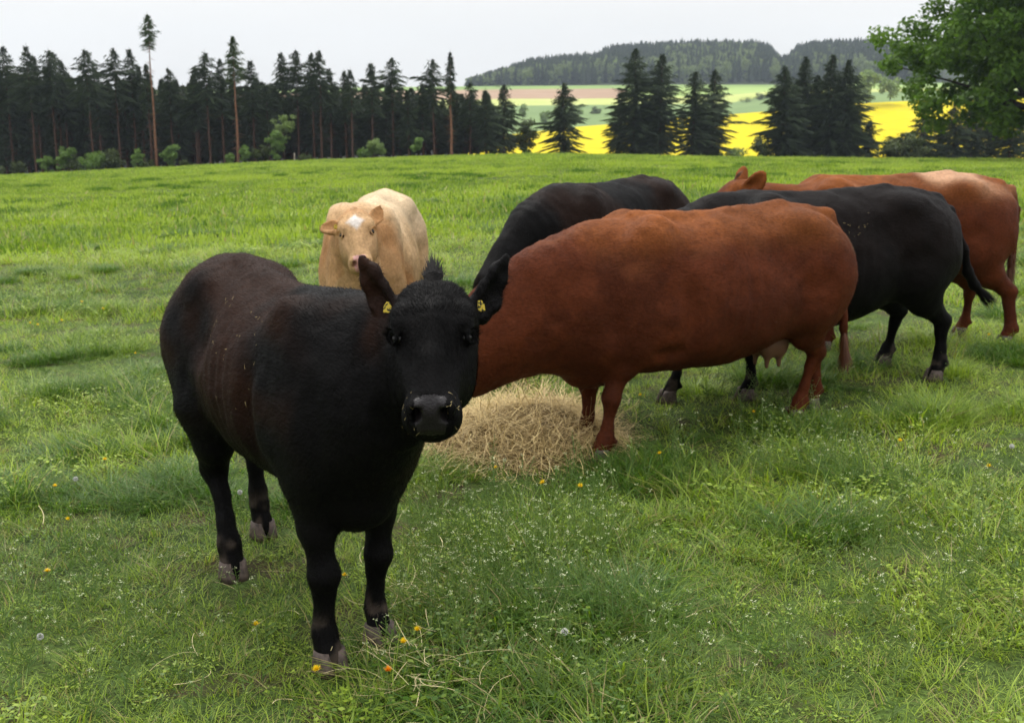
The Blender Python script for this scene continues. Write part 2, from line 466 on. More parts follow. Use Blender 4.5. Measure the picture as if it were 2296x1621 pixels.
        F.chain([(arc(a_, .0195, .012), .0038*hs) for a_ in (110, 145, 180, 215, 250)], k=.008)
    F.ell(hp(.440, 0, -.062), (.046*hs, .071*hs, .064*hs), HM, k=.035)       # muzzle
    F.ell(hp(.425, 0, -.140), (.050*hs, .050*hs, .026*hs), HM, k=.03)        # chin
    for s in (1, -1):
        F.ell(hp(.432, s*.052, -.090), (.04*hs, .026*hs, .042*hs), HM, k=.03)
        F.chain([(hp(.430, s*.052, -.004), .008*hs), (hp(.452, s*.058, -.008), .010*hs), (hp(.474, s*.050, -.022), .009*hs)], k=.014)  # nostril wing
        Mn = np.array([unit(u*.85 + wv*s*-.35 - v*.4), unit(wv + u*s*.35), v])
        F.ell(hp(.466, s*.037, -.016), (.030*hs, .0115*hs, .024*hs), Mn, k=.008, op='sub')
        F.ell(hp(.462, s*.049, -.034), (.026*hs, .008*hs, .020*hs), Mn, k=.008, op='sub')
        F.ell(hp(.447, s*.036, .006), (.016*hs, .013*hs, .008*hs), HM, k=.012)
    F.cone(hp(.43, -.075, -.118), hp(.478, -.03, -.112), .004, .004, k=.012, op='sub')
    F.cone(hp(.43, .075, -.118), hp(.478, .03, -.112), .004, .004, k=.012, op='sub')
    F.cone(hp(.478, -.03, -.112), hp(.478, .03, -.112), .004, .004, k=.012, op='sub')
    # ears: flattened, cupped leaf shapes
    for e in ears if sp.get('has_ears', True) else ():
        a, b, c = [hp(*q) for q in e]; en = unit(u*sp.get('ear_n', (.2, 0, 1))[0] + wv*np.sign(e[1][1])*sp.get('ear_n', (.2, 0, 1))[1] + v*sp.get('ear_n', (.2, 0, 1))[2])
        es = sp.get('ear_scale', 1.0)*hs
        F.chain([(a, .030*es), (a*.55 + b*.45, .040*es), (b, .047*es), (b*.45 + c*.55, .036*es), (c, .010*es)], k=.014, n=en, sq=.42)
        F.chain([(a*.6 + b*.4 + en*.020, .022*es), (b + en*.022, .034*es), (b*.45 + c*.55 + en*.017, .022*es), (c*.85 + b*.15 + en*.012, .006*es)], k=.010, n=en, sq=.6, op='sub')
    # tail
    if 'tail' in sp: F.chain(sp['tail'], k=.025)
    for fn in sp.get('extra', []): fn(F)
    V, Q = F.mesh()
    # keep head-frame coordinates for colouring
    rel = (V - poll)/hs; H = np.stack([rel@u, rel@wv, rel@v], 1)
    Nn = vert_normals(V, Q)
    V = V + Nn*((vnoise(V, 5, 2) - .5)*.020 + (vnoise(V, 11, 3) - .5)*.012 + (vnoise(V, 28, 5) - .5)*.005)[:, None]*np.where((H[:, 0] > -.05) & (np.abs(H[:, 1]) < .14) & (H[:, 2] > -.3) & (H[:, 0] < .55), .25, 1)[:, None]
    gx = np.exp(-((V[:, 0] - .02)/.20)**2)*np.exp(-((V[:, 2] - .80)/.20)**2); nk = np.exp(-((V[:, 0] - .92)/.14)**2)*smooth01(V[:, 2], .35, .6)*(H[:, 0] < -.12)
    V = V + Nn*(.0042*np.sin(2*math.pi*(V[:, 0] + .12*V[:, 2])/.075)*gx + .0022*np.sin(2*math.pi*(V[:, 0] - .35*V[:, 2] + .03*np.sin(V[:, 2]*14))/.085)*nk)[:, None]
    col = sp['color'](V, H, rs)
    pad = (H[:, 0] > .425) & (np.abs(H[:, 1]) < .050 - .25*np.maximum(0, -.03 - H[:, 2]) - .35*np.maximum(0, H[:, 2] + .004)) & (H[:, 2] > -.080) & (H[:, 2] < .03) & (H[:, 0] < .55)
    pad &= (H[:, 0] + H[:, 2]*.75 > .435) | (H[:, 2] < -.03)
    fpad = pad[Q].sum(1) >= 3
    mi = fpad.astype(np.int32)
    mats = [M_COAT, sp.get('nose', M_NOSE)]
    # fur: short hairs lying along the body, part of the same skin mesh
    nf = sp.get('fur', 0)
    faces = [Q]; 
    if nf:
        area = np.linalg.norm(np.cross(V[Q[:, 2]] - V[Q[:, 0]], V[Q[:, 3]] - V[Q[:, 1]]), axis=1)
        cen = V[Q].mean(1); Hc = (cen - poll)/hs; Hc = np.stack([Hc@u, Hc@wv, Hc@v], 1)
        inhead = (Hc[:, 0] > -.05) & (Hc[:, 0] < .5) & (np.abs(Hc[:, 1]) < .25) & (Hc[:, 2] > -.28) & (Hc[:, 2] < .2)
        area = area*np.where(inhead, sp.get('head_fur', 1.5), 1.0)*np.where(fpad, 0, 1)*(cen[:, 2] > .12)
        f = rs.choice(len(Q), nf, p=area/area.sum())
        ab = rs.rand(nf, 2)
        P = (V[Q[f, 0]]*(1-ab[:, :1])*(1-ab[:, 1:]) + V[Q[f, 1]]*ab[:, :1]*(1-ab[:, 1:]) + V[Q[f, 2]]*ab[:, :1]*ab[:, 1:] + V[Q[f, 3]]*(1-ab[:, :1])*ab[:, 1:])
        Nf = unit_rows(Nn[Q[f, 0]])
        hd = inhead[f]
        flow = np.tile(np.array([-.75, 0, -.65]), (nf, 1))
        sw = (vnoise(P, 3.2, 8) - .5)*1.6; flow[:, 0] += sw; flow[:, 2] -= np.abs(sw)*.3
        low = P[:, 2] < .5; flow[low] = np.array([-.1, 0, -1])
        # head: hair parts at a whorl between the eyes
        hh = Hc[f]
        fu = np.where(hh[:, 0] < .17, -1.0, 1.0); fw = hh[:, 1]*9
        hf = u[None]*fu[:, None] + wv[None]*fw[:, None] + v[None]*(-.1)
        flow = np.where(hd[:, None], hf, flow)
        flow = flow + rs.normal(0, .28, flow.shape)
        flow = flow - Nf*(flow*Nf).sum(1)[:, None]; flow = unit_rows(flow)
        ln = sp.get('fur_len', .016)*(.5 + rs.rand(nf))*np.where(hd, .8, 1)*np.where(hd & (hh[:, 0] < .12) & (hh[:, 2] > 0), 1.25, 1)*np.where(hd & (hh[:, 0] > .3), .55, 1)
        D = flow + Nf*(.22 + .25*rs.rand(nf))[:, None]
        SV, ST = strands(P - Nf*.001, D, Nf, ln, sp.get('fur_w', .0010), rs)
        sc_ = col[Q[f, 0]]*(.75 + .6*rs.rand(nf))[:, None]
        col = np.concatenate([col, np.repeat(sc_, 3, 0)])
        base = len(V); V = np.concatenate([V, SV])
        Tq = ST + base
        faces.append(Tq); mi = np.concatenate([mi, np.zeros(len(Tq), np.int32)])
    # assemble mixed quads / triangles
    me = bpy.data.meshes.new('body')
    lv = np.concatenate([a.ravel() for a in faces]).astype(np.int32)
    ls = []; o = 0
    for a in faces:
        ls.append(o + np.arange(len(a))*a.shape[1]); o += a.size
    ls = np.concatenate(ls).astype(np.int32)
    me.vertices.add(len(V)); me.vertices.foreach_set('co', V.ravel())
    me.loops.add(len(lv)); me.loops.foreach_set('vertex_index', lv)
    me.polygons.add(len(ls)); me.polygons.foreach_set('loop_start', ls)
    for m in mats: me.materials.append(m)
    me.update(calc_edges=True)
    me.polygons.foreach_set('use_smooth', [True]*len(ls)); me.polygons.foreach_set('material_index', mi)
    a = me.color_attributes.new('Col', 'FLOAT_COLOR', 'POINT'); c4 = np.ones((len(V), 4), np.float32); c4[:, :3] = col; a.data.foreach_set('color', c4.ravel())
    body = bpy.data.objects.new('body', me); COL.objects.link(body); body.parent = root
    if sp.get('bits'):
        nb, (bx0, bx1), (bz0, bz1), sd_, hd_ = sp['bits']; cen = V[Q].mean(1); hc = (cen - poll)/hs
        ok = np.where((cen[:, 0] > bx0) & (cen[:, 0] < bx1) & (cen[:, 2] > bz0) & (cen[:, 2] < bz1) & (cen[:, 1]*sd_ > .1))[0]
        f = rs.choice(ok, nb)
        if hd_:
            hu, hw_, hv = hc@u, hc@wv, hc@v
            ok2 = np.where((hu > .40) & (hu < .5) & (np.abs(hw_) > .040) & (np.abs(hw_) < .08) & (hv > -.09) & (hv < .02))[0]; f = np.concatenate([f, rs.choice(ok2, hd_)])
        Nf = Nn[Q[f, 0]]; D = unit_rows(np.cross(Nf, rs.normal(0, 1, (len(f), 3)))) + Nf*.12
        BV, BT = strands(cen[f] + Nf*.007, D, Nf, rs.uniform(.005, .022, len(f)), .0007, rs, bend=-.2, seg=2)
        hb = mesh_obj('hay_bits', BV, BT, M_BITS, None, smooth=False, label=sp['bits_label'], cat='hay', kind='stuff')
        hb.location = sp['loc']; hb.rotation_euler = (0, 0, sp['yaw'])
    # hooves: two claws each
    for key, a in feet:
        Vs = []; Fs = []; o = 0
        for s in (-1, 1):
            rings = []
            for j, (hz, fl, bw, wd) in enumerate([(.060, .034, .036, .021), (.035, .047, .041, .025), (.010, .058, .044, .028), (-.012, .065, .046, .030)]):
                ring = []
                for i in range(14):
                    t = 2*math.pi*i/14; cx = math.cos(t); cy = math.sin(t)
                    X = (fl if cx > 0 else bw)*(abs(cx)**.85)*np.sign(cx)
                    ring.append((a[0] + .012 + X, a[1] + s*.029 + wd*cy - s*.10*max(X, 0), a[2] - .052 + hz))
                rings.append(ring)
            for rg in rings: Vs += rg
            n = 14
            for j in range(3):
                for i in range(n): Fs.append((o+j*n+i, o+(j+1)*n+i, o+(j+1)*n+(i+1) % n, o+j*n+(i+1) % n))
            Fs.append([o+i for i in range(n)]); Fs.append([o+3*n+i for i in range(n)][::-1])
            o += 4*n
        mesh_obj('hoof', Vs, Fs, M_HOOF, root)
    # eyes
    if sp.get('eyes', True):
        for s in (1, -1):
            c = hp(.205, s*.0985, -.016); ed = unit(wv*s*.84 + v*.52 + u*.12); e2 = np.cross(ed, -u); e1 = np.cross(e2, ed)
            EV, EF = uvsphere(c + ed*sp.get('eye_out', 0.0), (.0190*hs,)*3)
            mesh_obj('eye', EV, EF, M_EYE, root)
            n = 60; t = np.radians(rs.uniform(-60, 70, n))
            A = c + ed*.019*hs + (e1[None]*np.cos(t)[:, None] + e2[None]*np.sin(t)[:, None])*.0205*hs
            D = unit(ed*.8 + wv*s*.5 - u*.05)[None] + e1[None]*.1 + rs.normal(0, .14, (n, 3))
            LV, LT = strands(A, D, np.tile(-u, (n, 1)), .026*hs, .0010, rs, bend=.25, seg=3)
            mesh_obj('eyelashes', LV, LT, sp.get('hair', M_HAIR), root)
    # forelock
    if sp.get('forelock', True):
        n = sp.get('lock_n', 260); bb = rs.normal(0, .42, n); bb = np.clip(bb, -1.2, 1.2)
        P = np.stack([hp(-.030 + .040*a_, .034*b_, .010 - .02*abs(b_)) for a_, b_ in zip(rs.rand(n), bb)])
        clump = np.round(bb*3)/3 + rs.normal(0, .04, n)
        D = unit_rows(-u[None]*1.0 + wv[None]*(clump*.55 - bb*.45 - .05)[:, None] - v[None]*.25 + rs.normal(0, .07, (n, 3)))
        LV, LT = strands(P, D, np.tile(v, (n, 1)), sp.get('lock_len', .05)*(.55 + rs.rand(n)*.7)*np.clip(1.25 - np.abs(bb)*1.0, .15, 2), .0016, rs, bend=-.12, seg=4)
        mesh_obj('forelock', LV, LT, sp.get('hair', M_HAIR), root)
    # tail switch
    if 'tail' in sp:
        (pa, ra), (pb, rb) = sp['tail'][-2:]
        n = 420; t = rs.rand(n)**1.2; pa = np.array(pa); pb = np.array(pb)
        d = unit(pb - pa); q = rs.normal(0, 1, (n, 3)); q -= (q@d)[:, None]*d; q = unit_rows(q)
        P = pa*(1-t)[:, None] + pb*t[:, None] + q*rb*.8
        LV, LT = strands(P, d[None] + q*.16 + rs.normal(0, .08, (n, 3)), q, .13*(.6 + .6*rs.rand(n))*sp.get('switch', 1.0), .003, rs, bend=.05, seg=3)
        mesh_obj('tail_switch', LV, LT, sp.get('hair', M_HAIR), root)
    # yellow tags
    for s in sp.get('tags', (1, -1)):
        e = [q for q in ears if np.sign(q[1][1]) == s][0]
        c0 = hp(*e[0])*.45 + hp(*e[1])*.55 + (v*.012)
        dn = unit(np.array(sp.get('tag_down', (0, 0, -1.0))) + wv*s*.15); sx = unit(np.cross(v, dn)); th = v*.002
        prof = [(-.010, 0), (.010, 0), (.016, .015), (.021, .022), (.021, .056), (-.021, .056), (-.021, .022), (-.016, .015)]
        ts = sp.get('tag_scale', .58)*hs
        fr = [c0 + (sx*a_ + dn*b_)*ts + v*.016 + th for a_, b_ in prof]; bk = [p - th*2 for p in fr]
        n = len(prof); Fs = [list(range(n)), list(range(2*n - 1, n - 1, -1))] + [(i, i+n, (i+1) % n + n, (i+1) % n) for i in range(n)]
        mesh_obj('ear_tag', fr + bk, Fs, M_TAG, root, smooth=False)
    # udder with teats
    if sp.get('udder'):
        ux, uz, ur = sp['udder']
        G = Field(axis(ux - .3, ux + .3, .01), axis(-.2, .2, .01), axis(uz - .3, uz + .25, .01))
        G.ell((ux, 0, uz), (ur*1.1, ur*.95, ur*1.1), k=.03)
        for a_, b_ in ((.4, .5), (.4, -.5), (-.35, .5), (-.35, -.5)):
            G.ell((ux + a_*ur, b_*ur, uz - ur*.55), (ur*.5, ur*.45, ur*.6), k=.04)
            G.cone((ux + a_*ur, b_*ur, uz - ur*.9), (ux + a_*ur*1.1, b_*ur, uz - ur*.9 - .075), .019, .012, k=.02)
        UV, UF = G.mesh(); mesh_obj('udder', UV, UF, sp.get('udder_mat', M_UDDER), root)
    root.scale = (sc, sc, sc)
    return root
def unit_rows(a): return a/np.maximum(np.linalg.norm(a, axis=1), 1e-9)[:, None]

def smooth01(x, a, b):
    t = np.clip((x - a)/(b - a), 0, 1); return t*t*(3 - 2*t)
def col_black(brown=.6, seed=4):
    def fn(V, H, rs):
        c = np.tile(np.array([.0034, .0031, .0031]), (len(V), 1))
        n = vnoise(V, 2.3, seed)*.6 + vnoise(V, 7, seed + 1)*.4
        b = smooth01(n, .38, .62)*smooth01(V[:, 2], .55, .95)*brown*(1 - smooth01(V[:, 0], .75, .95))
        c = c*(1 - b)[:, None] + np.array([.021, .0085, .0045])*b[:, None]
        mud = smooth01(vnoise(V, 22, 9), .5, .7)*(1 - smooth01(V[:, 2], .12, .22))
        return c*(1 - mud)[:, None] + np.array([.05, .038, .03])*mud[:, None]
    return fn
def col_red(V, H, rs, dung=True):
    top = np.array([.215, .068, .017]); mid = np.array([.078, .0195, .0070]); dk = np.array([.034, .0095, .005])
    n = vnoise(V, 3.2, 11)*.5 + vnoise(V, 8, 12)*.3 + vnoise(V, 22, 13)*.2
    t = smooth01(V[:, 2] + (n - .5)*.35, .95, 1.22)  # light from above painted into the coat: paler towards the back
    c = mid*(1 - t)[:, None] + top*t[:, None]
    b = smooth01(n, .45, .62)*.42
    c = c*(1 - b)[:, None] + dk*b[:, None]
    if not dung: return c
    d = np.sqrt(((V[:, 0] + .83)/.07)**2 + ((V[:, 2] - 1.0)/.07)**2) + (vnoise(V, 24, 15) - .5)*.9
    m_ = (1 - smooth01(d, .55, 1.0))*.7*(V[:, 1] > .02)
    return c*(1 - m_)[:, None] + np.array([.085, .075, .038])*m_[:, None]
def col_far(V, H, rs):
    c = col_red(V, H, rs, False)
    pale = smooth01(vnoise(V, 2.5, 21), .35, .65)*smooth01(V[:, 2], 1.02, 1.2)*(V[:, 0] < .3)*.75
    return c*(1 - pale)[:, None] + np.array([.50, .30, .18])*pale[:, None]
def col_cream(V, H, rs):
    c = np.tile(np.array([.46, .30, .155]), (len(V), 1))
    n = vnoise(V, 3, 31)
    o = np.clip(smooth01(n, .35, .7)*.25 + (1 - smooth01(H[:, 0], .0, .10))*(H[:, 0] > -.1)*.55 + (np.abs(H[:, 1]) > .13)*(H[:, 0] > -.15)*(H[:, 0] < .3)*.45, 0, 1)
    c = c*(1 - o)[:, None] + np.array([.36, .19, .080])*o[:, None]
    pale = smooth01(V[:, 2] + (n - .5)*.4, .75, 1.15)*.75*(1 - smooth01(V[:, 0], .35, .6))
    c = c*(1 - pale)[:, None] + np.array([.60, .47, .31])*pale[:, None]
    d = np.abs(H[:, 0] - .15)*.62 + np.abs(H[:, 1] - .005)*.8 + (vnoise(V, 30, 33) - .5)*.03
    w_ = (1 - smooth01(d, .030, .062))*(H[:, 2] > -.05)
    return c*(1 - w_)[:, None] + np.array([.62, .56, .50])*w_[:, None]

def local_pt(loc, yaw, px, py, off=0.0):
    """point of the cow's own lengthwise plane under a photo position -> local coordinates"""
    c, s = math.cos(yaw), math.sin(yaw); r = ray(px, py); l = np.array([-s, c])
    t = (off - (np.array([0, 0]) - loc[:2])@l)/(r[:2]@l); q = np.array([0, 0, EYE]) + r*t
    d = q[:2] - np.array(loc[:2])
    return (float(d@np.array([c, s])), off, float(q[2] - loc[2]))
def place(sp, x, y, yaw_deg, feet):
    yaw = R(yaw_deg); z = tz(x, y); sp['loc'] = (x, y, z); sp['yaw'] = yaw
    c, s = math.cos(yaw), math.sin(yaw); out = {}
    for k in ('FL', 'FR', 'HL', 'HR'):
        base = np.array(FRONT[-1][0] if k[0] == 'F' else HIND[-1][0]); base[1] *= 1 if k[1] == 'L' else -1
        lx, ly = feet.get(k, (base[0], base[1]))
        wx, wy = x + c*lx - s*ly, y + s*lx + c*ly
        out[k] = (lx - base[0], ly - base[1], tz(wx, wy) - z)
    sp['feet'] = out
    return sp

COWS = {}
# black cow facing the camera
near = place(dict(label='black cow in the foreground staring at the camera, tufted hair on its head', seed=3, step=.013, fine=.0055,
    girth=.82, legy=.74, rear=.95, egg=.06, pw=2.05, poll=(.927, .099, 1.300), face=(.295, -.169, -.30), side=(.522, .853, 0), head_scale=.95,
    neck=[((.38, 0, .90), .24), ((.62, .02, .95), .215), ((.80, .06, 1.03), .165), ((.88, .10, 1.12), .135)],
    ears=[((.075, .105, -.10), (-.005, .165, -.085), (-.115, .222, -.03)), ((.075, -.105, -.10), (-.005, -.165, -.085), (-.115, -.222, -.03))],
    ear_n=(.15, .75, .6), tag_down=(0, 0, -1), color=col_black(.9, 4), fur=120000, head_fur=3.5, fur_len=.017, lock_len=.085, bits=(36, (-.15, .35), (.82, 1.12), -1, 26), bits_label='crumbs of hay stuck to the flank and nose of the foreground black cow', lock_n=420,
    dbot=([-1, -.4, -.2, .3, .55], [0, .07, .12, .14, .12]), brisket=(.56, 0, .56), dtop=([-.5, -.25, .1, .35], [.015, -.012, -.02, -.01]), fur_w=.0009), -.793, 4.009, -58.5, dict(FR=(.58, -.12), FL=(.50, .095), HR=(-.36, -.13), HL=(-.72, .12)))
COWS['near'] = near
# red-brown cow with its head down at the hay
red = place(dict(label='red-brown cow standing side-on in front, its head down at the hay pile', seed=5, step=.013,
    poll=(1.70, 0, .69), rear=.80, dtop=([-.8, -.62, -.3, .2, .6, .9], [-.035, -.012, -.008, -.022, -.035, -.03]), face=(-.10, 0, -1), side=(0, 1, 0), has_ears=False, neck=[((.70, 0, .82), .295), ((.95, 0, .75), .275), ((1.18, 0, .66), .225), ((1.36, 0, .56), .18), ((1.52, 0, .55), .15)],
    ears=[((.05, .10, -.10), (.02, .13, -.14), (.02, .17, -.20)), ((.05, -.10, -.10), (.02, -.13, -.14), (.02, -.17, -.20))],
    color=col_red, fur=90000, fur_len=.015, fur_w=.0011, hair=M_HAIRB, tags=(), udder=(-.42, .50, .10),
    tail=[((-.82, 0, 1.04), .04), ((-.885, .01, .95), .03), ((-.91, .02, .7), .020), ((-.915, .04, .5), .016), ((-.92, .05, .36), .013)]),
    1.019, 6.008, -153.7, dict(FL=(.71, .15), FR=(.66, -.13), HL=(-.57, .08), HR=(-.80, -.06)))
COWS['red'] = red
# black cow behind the red one
b2 = place(dict(label='black cow standing behind the front red-brown cow, its neck bent down to the hay', seed=7,
    poll=(1.42, .04, .50), face=(.1, .1, -.9), side=(0, 1, 0), neck=[((.62, 0, .88), .28), ((.84, 0, .82), .24), ((1.08, 0, .70), .19), ((1.28, .02, .58), .15)],
    neck_n=(0, 1, 0), color=col_black(.5, 14), fur=26000, fur_len=.02, fur_w=.0016, tags=()), .68, 8.35, 231, {})
COWS['b2'] = b2
# black cow on the right
br = place(dict(label='black cow on the right swinging its tail, between two red-brown cows', seed=9,
    poll=(1.42, -.05, .62), face=(.1, 0, -1), side=(0, 1, 0), neck=[((.68, 0, .86), .29), ((.92, 0, .80), .25), ((1.14, 0, .72), .19), ((1.32, 0, .66), .15)],
    bits=(26, (-.2, .3), (.95, 1.08), 1, 0), bits_label='crumbs of hay caught in the coat of the right hand black cow', color=col_black(.15, 24), fur=34000, fur_len=.016, fur_w=.0014, tags=()), 1.83, 6.92, 199.5, dict(FL=(.49, .08), FR=(.92, -.08), HL=(-.80, .16), HR=(-.78, -.32)))
COWS['br'] = br
# far red-brown cow on the right
fr = place(dict(label='red-brown cow farthest right with a pale back, behind the black cow', seed=11,
    ear_n=(.1, 1, .3), ear_scale=1.25, ears=[((.03, .10, -.07), (-.04, .155, -.09), (-.12, .18, -.09)), ((.03, -.10, -.07), (-.04, -.155, -.08), (-.12, -.18, -.06))], lock_len=.05, poll=(1.08, 0, 1.18), face=(.5, 0, -.8), side=(0, 1, 0), dtop=([.3, .5, .7, 1], [0, -.03, -.10, -.12]), neck=[((.60, 0, .84), .27), ((.82, 0, .92), .20), ((1.0, 0, 1.02), .15)],
    color=col_far, fur=30000, fur_len=.016, fur_w=.0016, hair=M_HAIRB, tags=()), 2.61, 8.17, 186.3, dict(FL=(.42, .13), FR=(.60, -.13), HL=(-.88, .2), HR=(-.72, -.15)))
COWS['fr'] = fr
# cream cow
cr = place(dict(label='cream cow with a white forehead patch looking over the foreground cow', seed=13, girth=.80, fine=.007,
    poll=(.85, .03, 1.20), face=(.325, .09, -.30), side=(-.15, 1, .10), lid=.55, eye_out=.003, head_scale=.83, neck=[((.48, 0, .84), .25), ((.64, .01, .92), .20), ((.78, .02, 1.04), .14)],
    ears=[((.06, .10, -.09), (.00, .15, -.09), (-.075, .185, -.06)), ((.07, -.10, -.09), (.055, -.17, -.08), (.075, -.25, -.07))],
    ear_n=(.25, .2, .9), ear_scale=1.15, color=col_cream, fur=40000, fur_len=.014, fur_w=.0013, hair=M_HAIRC, nose=M_PINK, lock_len=.03, tags=(-1,), cut=.80), -.90, 7.6, -93, {})
COWS['cr'] = cr
for key in ('near', 'cr'): COWS[key]['cut_trunk'] = True
br['tail'] = [((-.94, 0, 1.06), .040)] + [(local_pt(br['loc'], br['yaw'], px, py), r) for px, py, r in ((2160, 560, .026), (2170, 610, .022), (2185, 640, .020), (2205, 662, .018))]
fr['tail'] = [((-.93, 0, 1.10), .038), ((-.99, -.02, .95), .03), ((-1.0, -.04, .7), .022), ((-1.0, -.04, .45), .016)]

# ------------------------------------------------------------------ scatter: one object, its own islands instanced on its own loose points
def scatter(name, variants, P, rot, scl, pick, tint, mats, **kw):
    """variants: list of (V, F, mi, col)."""
    Vs = []; Fs = []; kind = []; mi = []; cols = []; o = 0
    for k, (V, F, m, c) in enumerate(variants):
        V = np.asarray(V); F = np.asarray(F)
        Vs.append(V); Fs.append(F + o); kind += [k]*len(V); o += len(V)
        mi.append(np.broadcast_to(m, (len(F),))); cols.append(np.broadcast_to(c, (len(V), 3)))
    P = np.asarray(P); n = len(P); Vall = np.concatenate(Vs + [P]); kind = np.array(kind + [-1]*n, dtype=np.int32)
    F = np.concatenate(Fs); me = bpy.data.meshes.new(name)
    me.vertices.add(len(Vall)); me.vertices.foreach_set('co', Vall.ravel())
    me.loops.add(F.size); me.loops.foreach_set('vertex_index', F.ravel().astype(np.int32))
    me.polygons.add(len(F)); me.polygons.foreach_set('loop_start', np.arange(0, F.size, F.shape[1], dtype=np.int32))
    for m in mats: me.materials.append(m)
    me.update(calc_edges=True)
    me.polygons.foreach_set('material_index', np.concatenate(mi).astype(np.int32)); me.polygons.foreach_set('use_smooth', [True]*len(F))
    def attr(nm, ty, data, key):
        a = me.attributes.new(nm, ty, 'POINT'); a.data.foreach_set(key, np.ascontiguousarray(data).ravel())
    pad = len(Vall) - n
    attr('kind', 'INT', kind, 'value')
    attr('pick', 'INT', np.concatenate([np.zeros(pad), pick]).astype(np.int32), 'value')
    attr('rot', 'FLOAT_VECTOR', np.concatenate([np.zeros((pad, 3)), rot]).astype(np.float32), 'vector')
    attr('scl', 'FLOAT_VECTOR', np.concatenate([np.zeros((pad, 3)), scl]).astype(np.float32), 'vector')
    attr('tint', 'FLOAT', np.concatenate([np.zeros(pad), tint]).astype(np.float32), 'value')
    ca = me.color_attributes.new('Col', 'FLOAT_COLOR', 'POINT'); c4 = np.ones((len(Vall), 4), np.float32); c4[:pad, :3] = np.concatenate(cols); ca.data.foreach_set('color', c4.ravel())
    o = bpy.data.objects.new(name, me); COL.objects.link(o)
    g = bpy.data.node_groups.new(name + '_scatter', 'GeometryNodeTree')
    g.interface.new_socket('Geometry', in_out='INPUT', socket_type='NodeSocketGeometry'); g.interface.new_socket('Geometry', in_out='OUTPUT', socket_type='NodeSocketGeometry')
    Nn = g.nodes.new; Ln = g.links.new
    gi = Nn('NodeGroupInput'); go = Nn('NodeGroupOutput')
    ka = Nn('GeometryNodeInputNamedAttribute'); ka.data_type = 'INT'; ka.inputs[0].default_value = 'kind'
    def named(nm, ty):
        q = Nn('GeometryNodeInputNamedAttribute'); q.data_type = ty; q.inputs[0].default_value = nm
        return q.outputs['Attribute']
    def sel(k):
        c = Nn('FunctionNodeCompare'); c.data_type = 'INT'; c.operation = 'EQUAL'
        Ln(ka.outputs['Attribute'], c.inputs[2]); c.inputs[3].default_value = k
        s = Nn('GeometryNodeSeparateGeometry'); s.domain = 'POINT'; Ln(gi.outputs[0], s.inputs[0]); Ln(c.outputs[0], s.inputs[1])
        return s.outputs[0]
    jn = Nn('GeometryNodeJoinGeometry')
    for k in reversed(range(len(variants))):
        ti = Nn('GeometryNodeGeometryToInstance'); Ln(sel(k), ti.inputs[0]); Ln(ti.outputs[0], jn.inputs[0])
    ip = Nn('GeometryNodeInstanceOnPoints'); Ln(sel(-1), ip.inputs['Points']); Ln(jn.outputs[0], ip.inputs['Instance'])
    ip.inputs['Pick Instance'].default_value = True
    Ln(named('pick', 'INT'), ip.inputs['Instance Index']); Ln(named('rot', 'FLOAT_VECTOR'), ip.inputs['Rotation']); Ln(named('scl', 'FLOAT_VECTOR'), ip.inputs['Scale'])
    Ln(ip.outputs[0], go.inputs[0])
    md = o.modifiers.new('scatter', 'NODES'); md.node_group = g
    return tag(o, kind='stuff', **kw)

def leaf_material(name, c0, c1, trans=.35, rough=.5, rnd=.25, instanced=False, spec=.25):
    """foliage: two own tones mixed by per-leaf colour attribute, thin-leaf translucency"""
    m, nt, b = mat(name, rough=rough, spec=spec); Lk = nt.links.new
    a = nt.nodes.new('ShaderNodeAttribute'); a.attribute_name = 'Col'
    sp = nt.nodes.new('ShaderNodeSeparateColor'); Lk(a.outputs['Color'], sp.inputs[0])
    fac = sp.outputs[0]
    if instanced:
        t = nt.nodes.new('ShaderNodeAttribute'); t.attribute_type = 'INSTANCER'; t.attribute_name = 'tint'
        ad = nt.nodes.new('ShaderNodeMath'); ad.operation = 'MULTIPLY_ADD'; Lk(fac, ad.inputs[0]); ad.inputs[1].default_value = rnd
        Lk(t.outputs['Fac'], ad.inputs[2]); ad.use_clamp = True; fac = ad.outputs[0]
    col = mixc(nt, fac, c0, c1)
    dry = mixc(nt, sp.outputs[1], col, (.34, .27, .12))
    Lk(dry, b.inputs['Base Color'])
    tr = nt.nodes.new('ShaderNodeBsdfTranslucent'); tcol = mixc(nt, 1, dry, (1.25, 1.35, .7), 'MULTIPLY'); Lk(tcol, tr.inputs[0])
    mx = nt.nodes.new('ShaderNodeMixShader'); mx.inputs[0].default_value = trans
    Lk(b.outputs[0], mx.inputs[1]); Lk(tr.outputs[0], mx.inputs[2]); Lk(mx.outputs[0], nt.nodes['Material Output'].inputs[0])
    return m

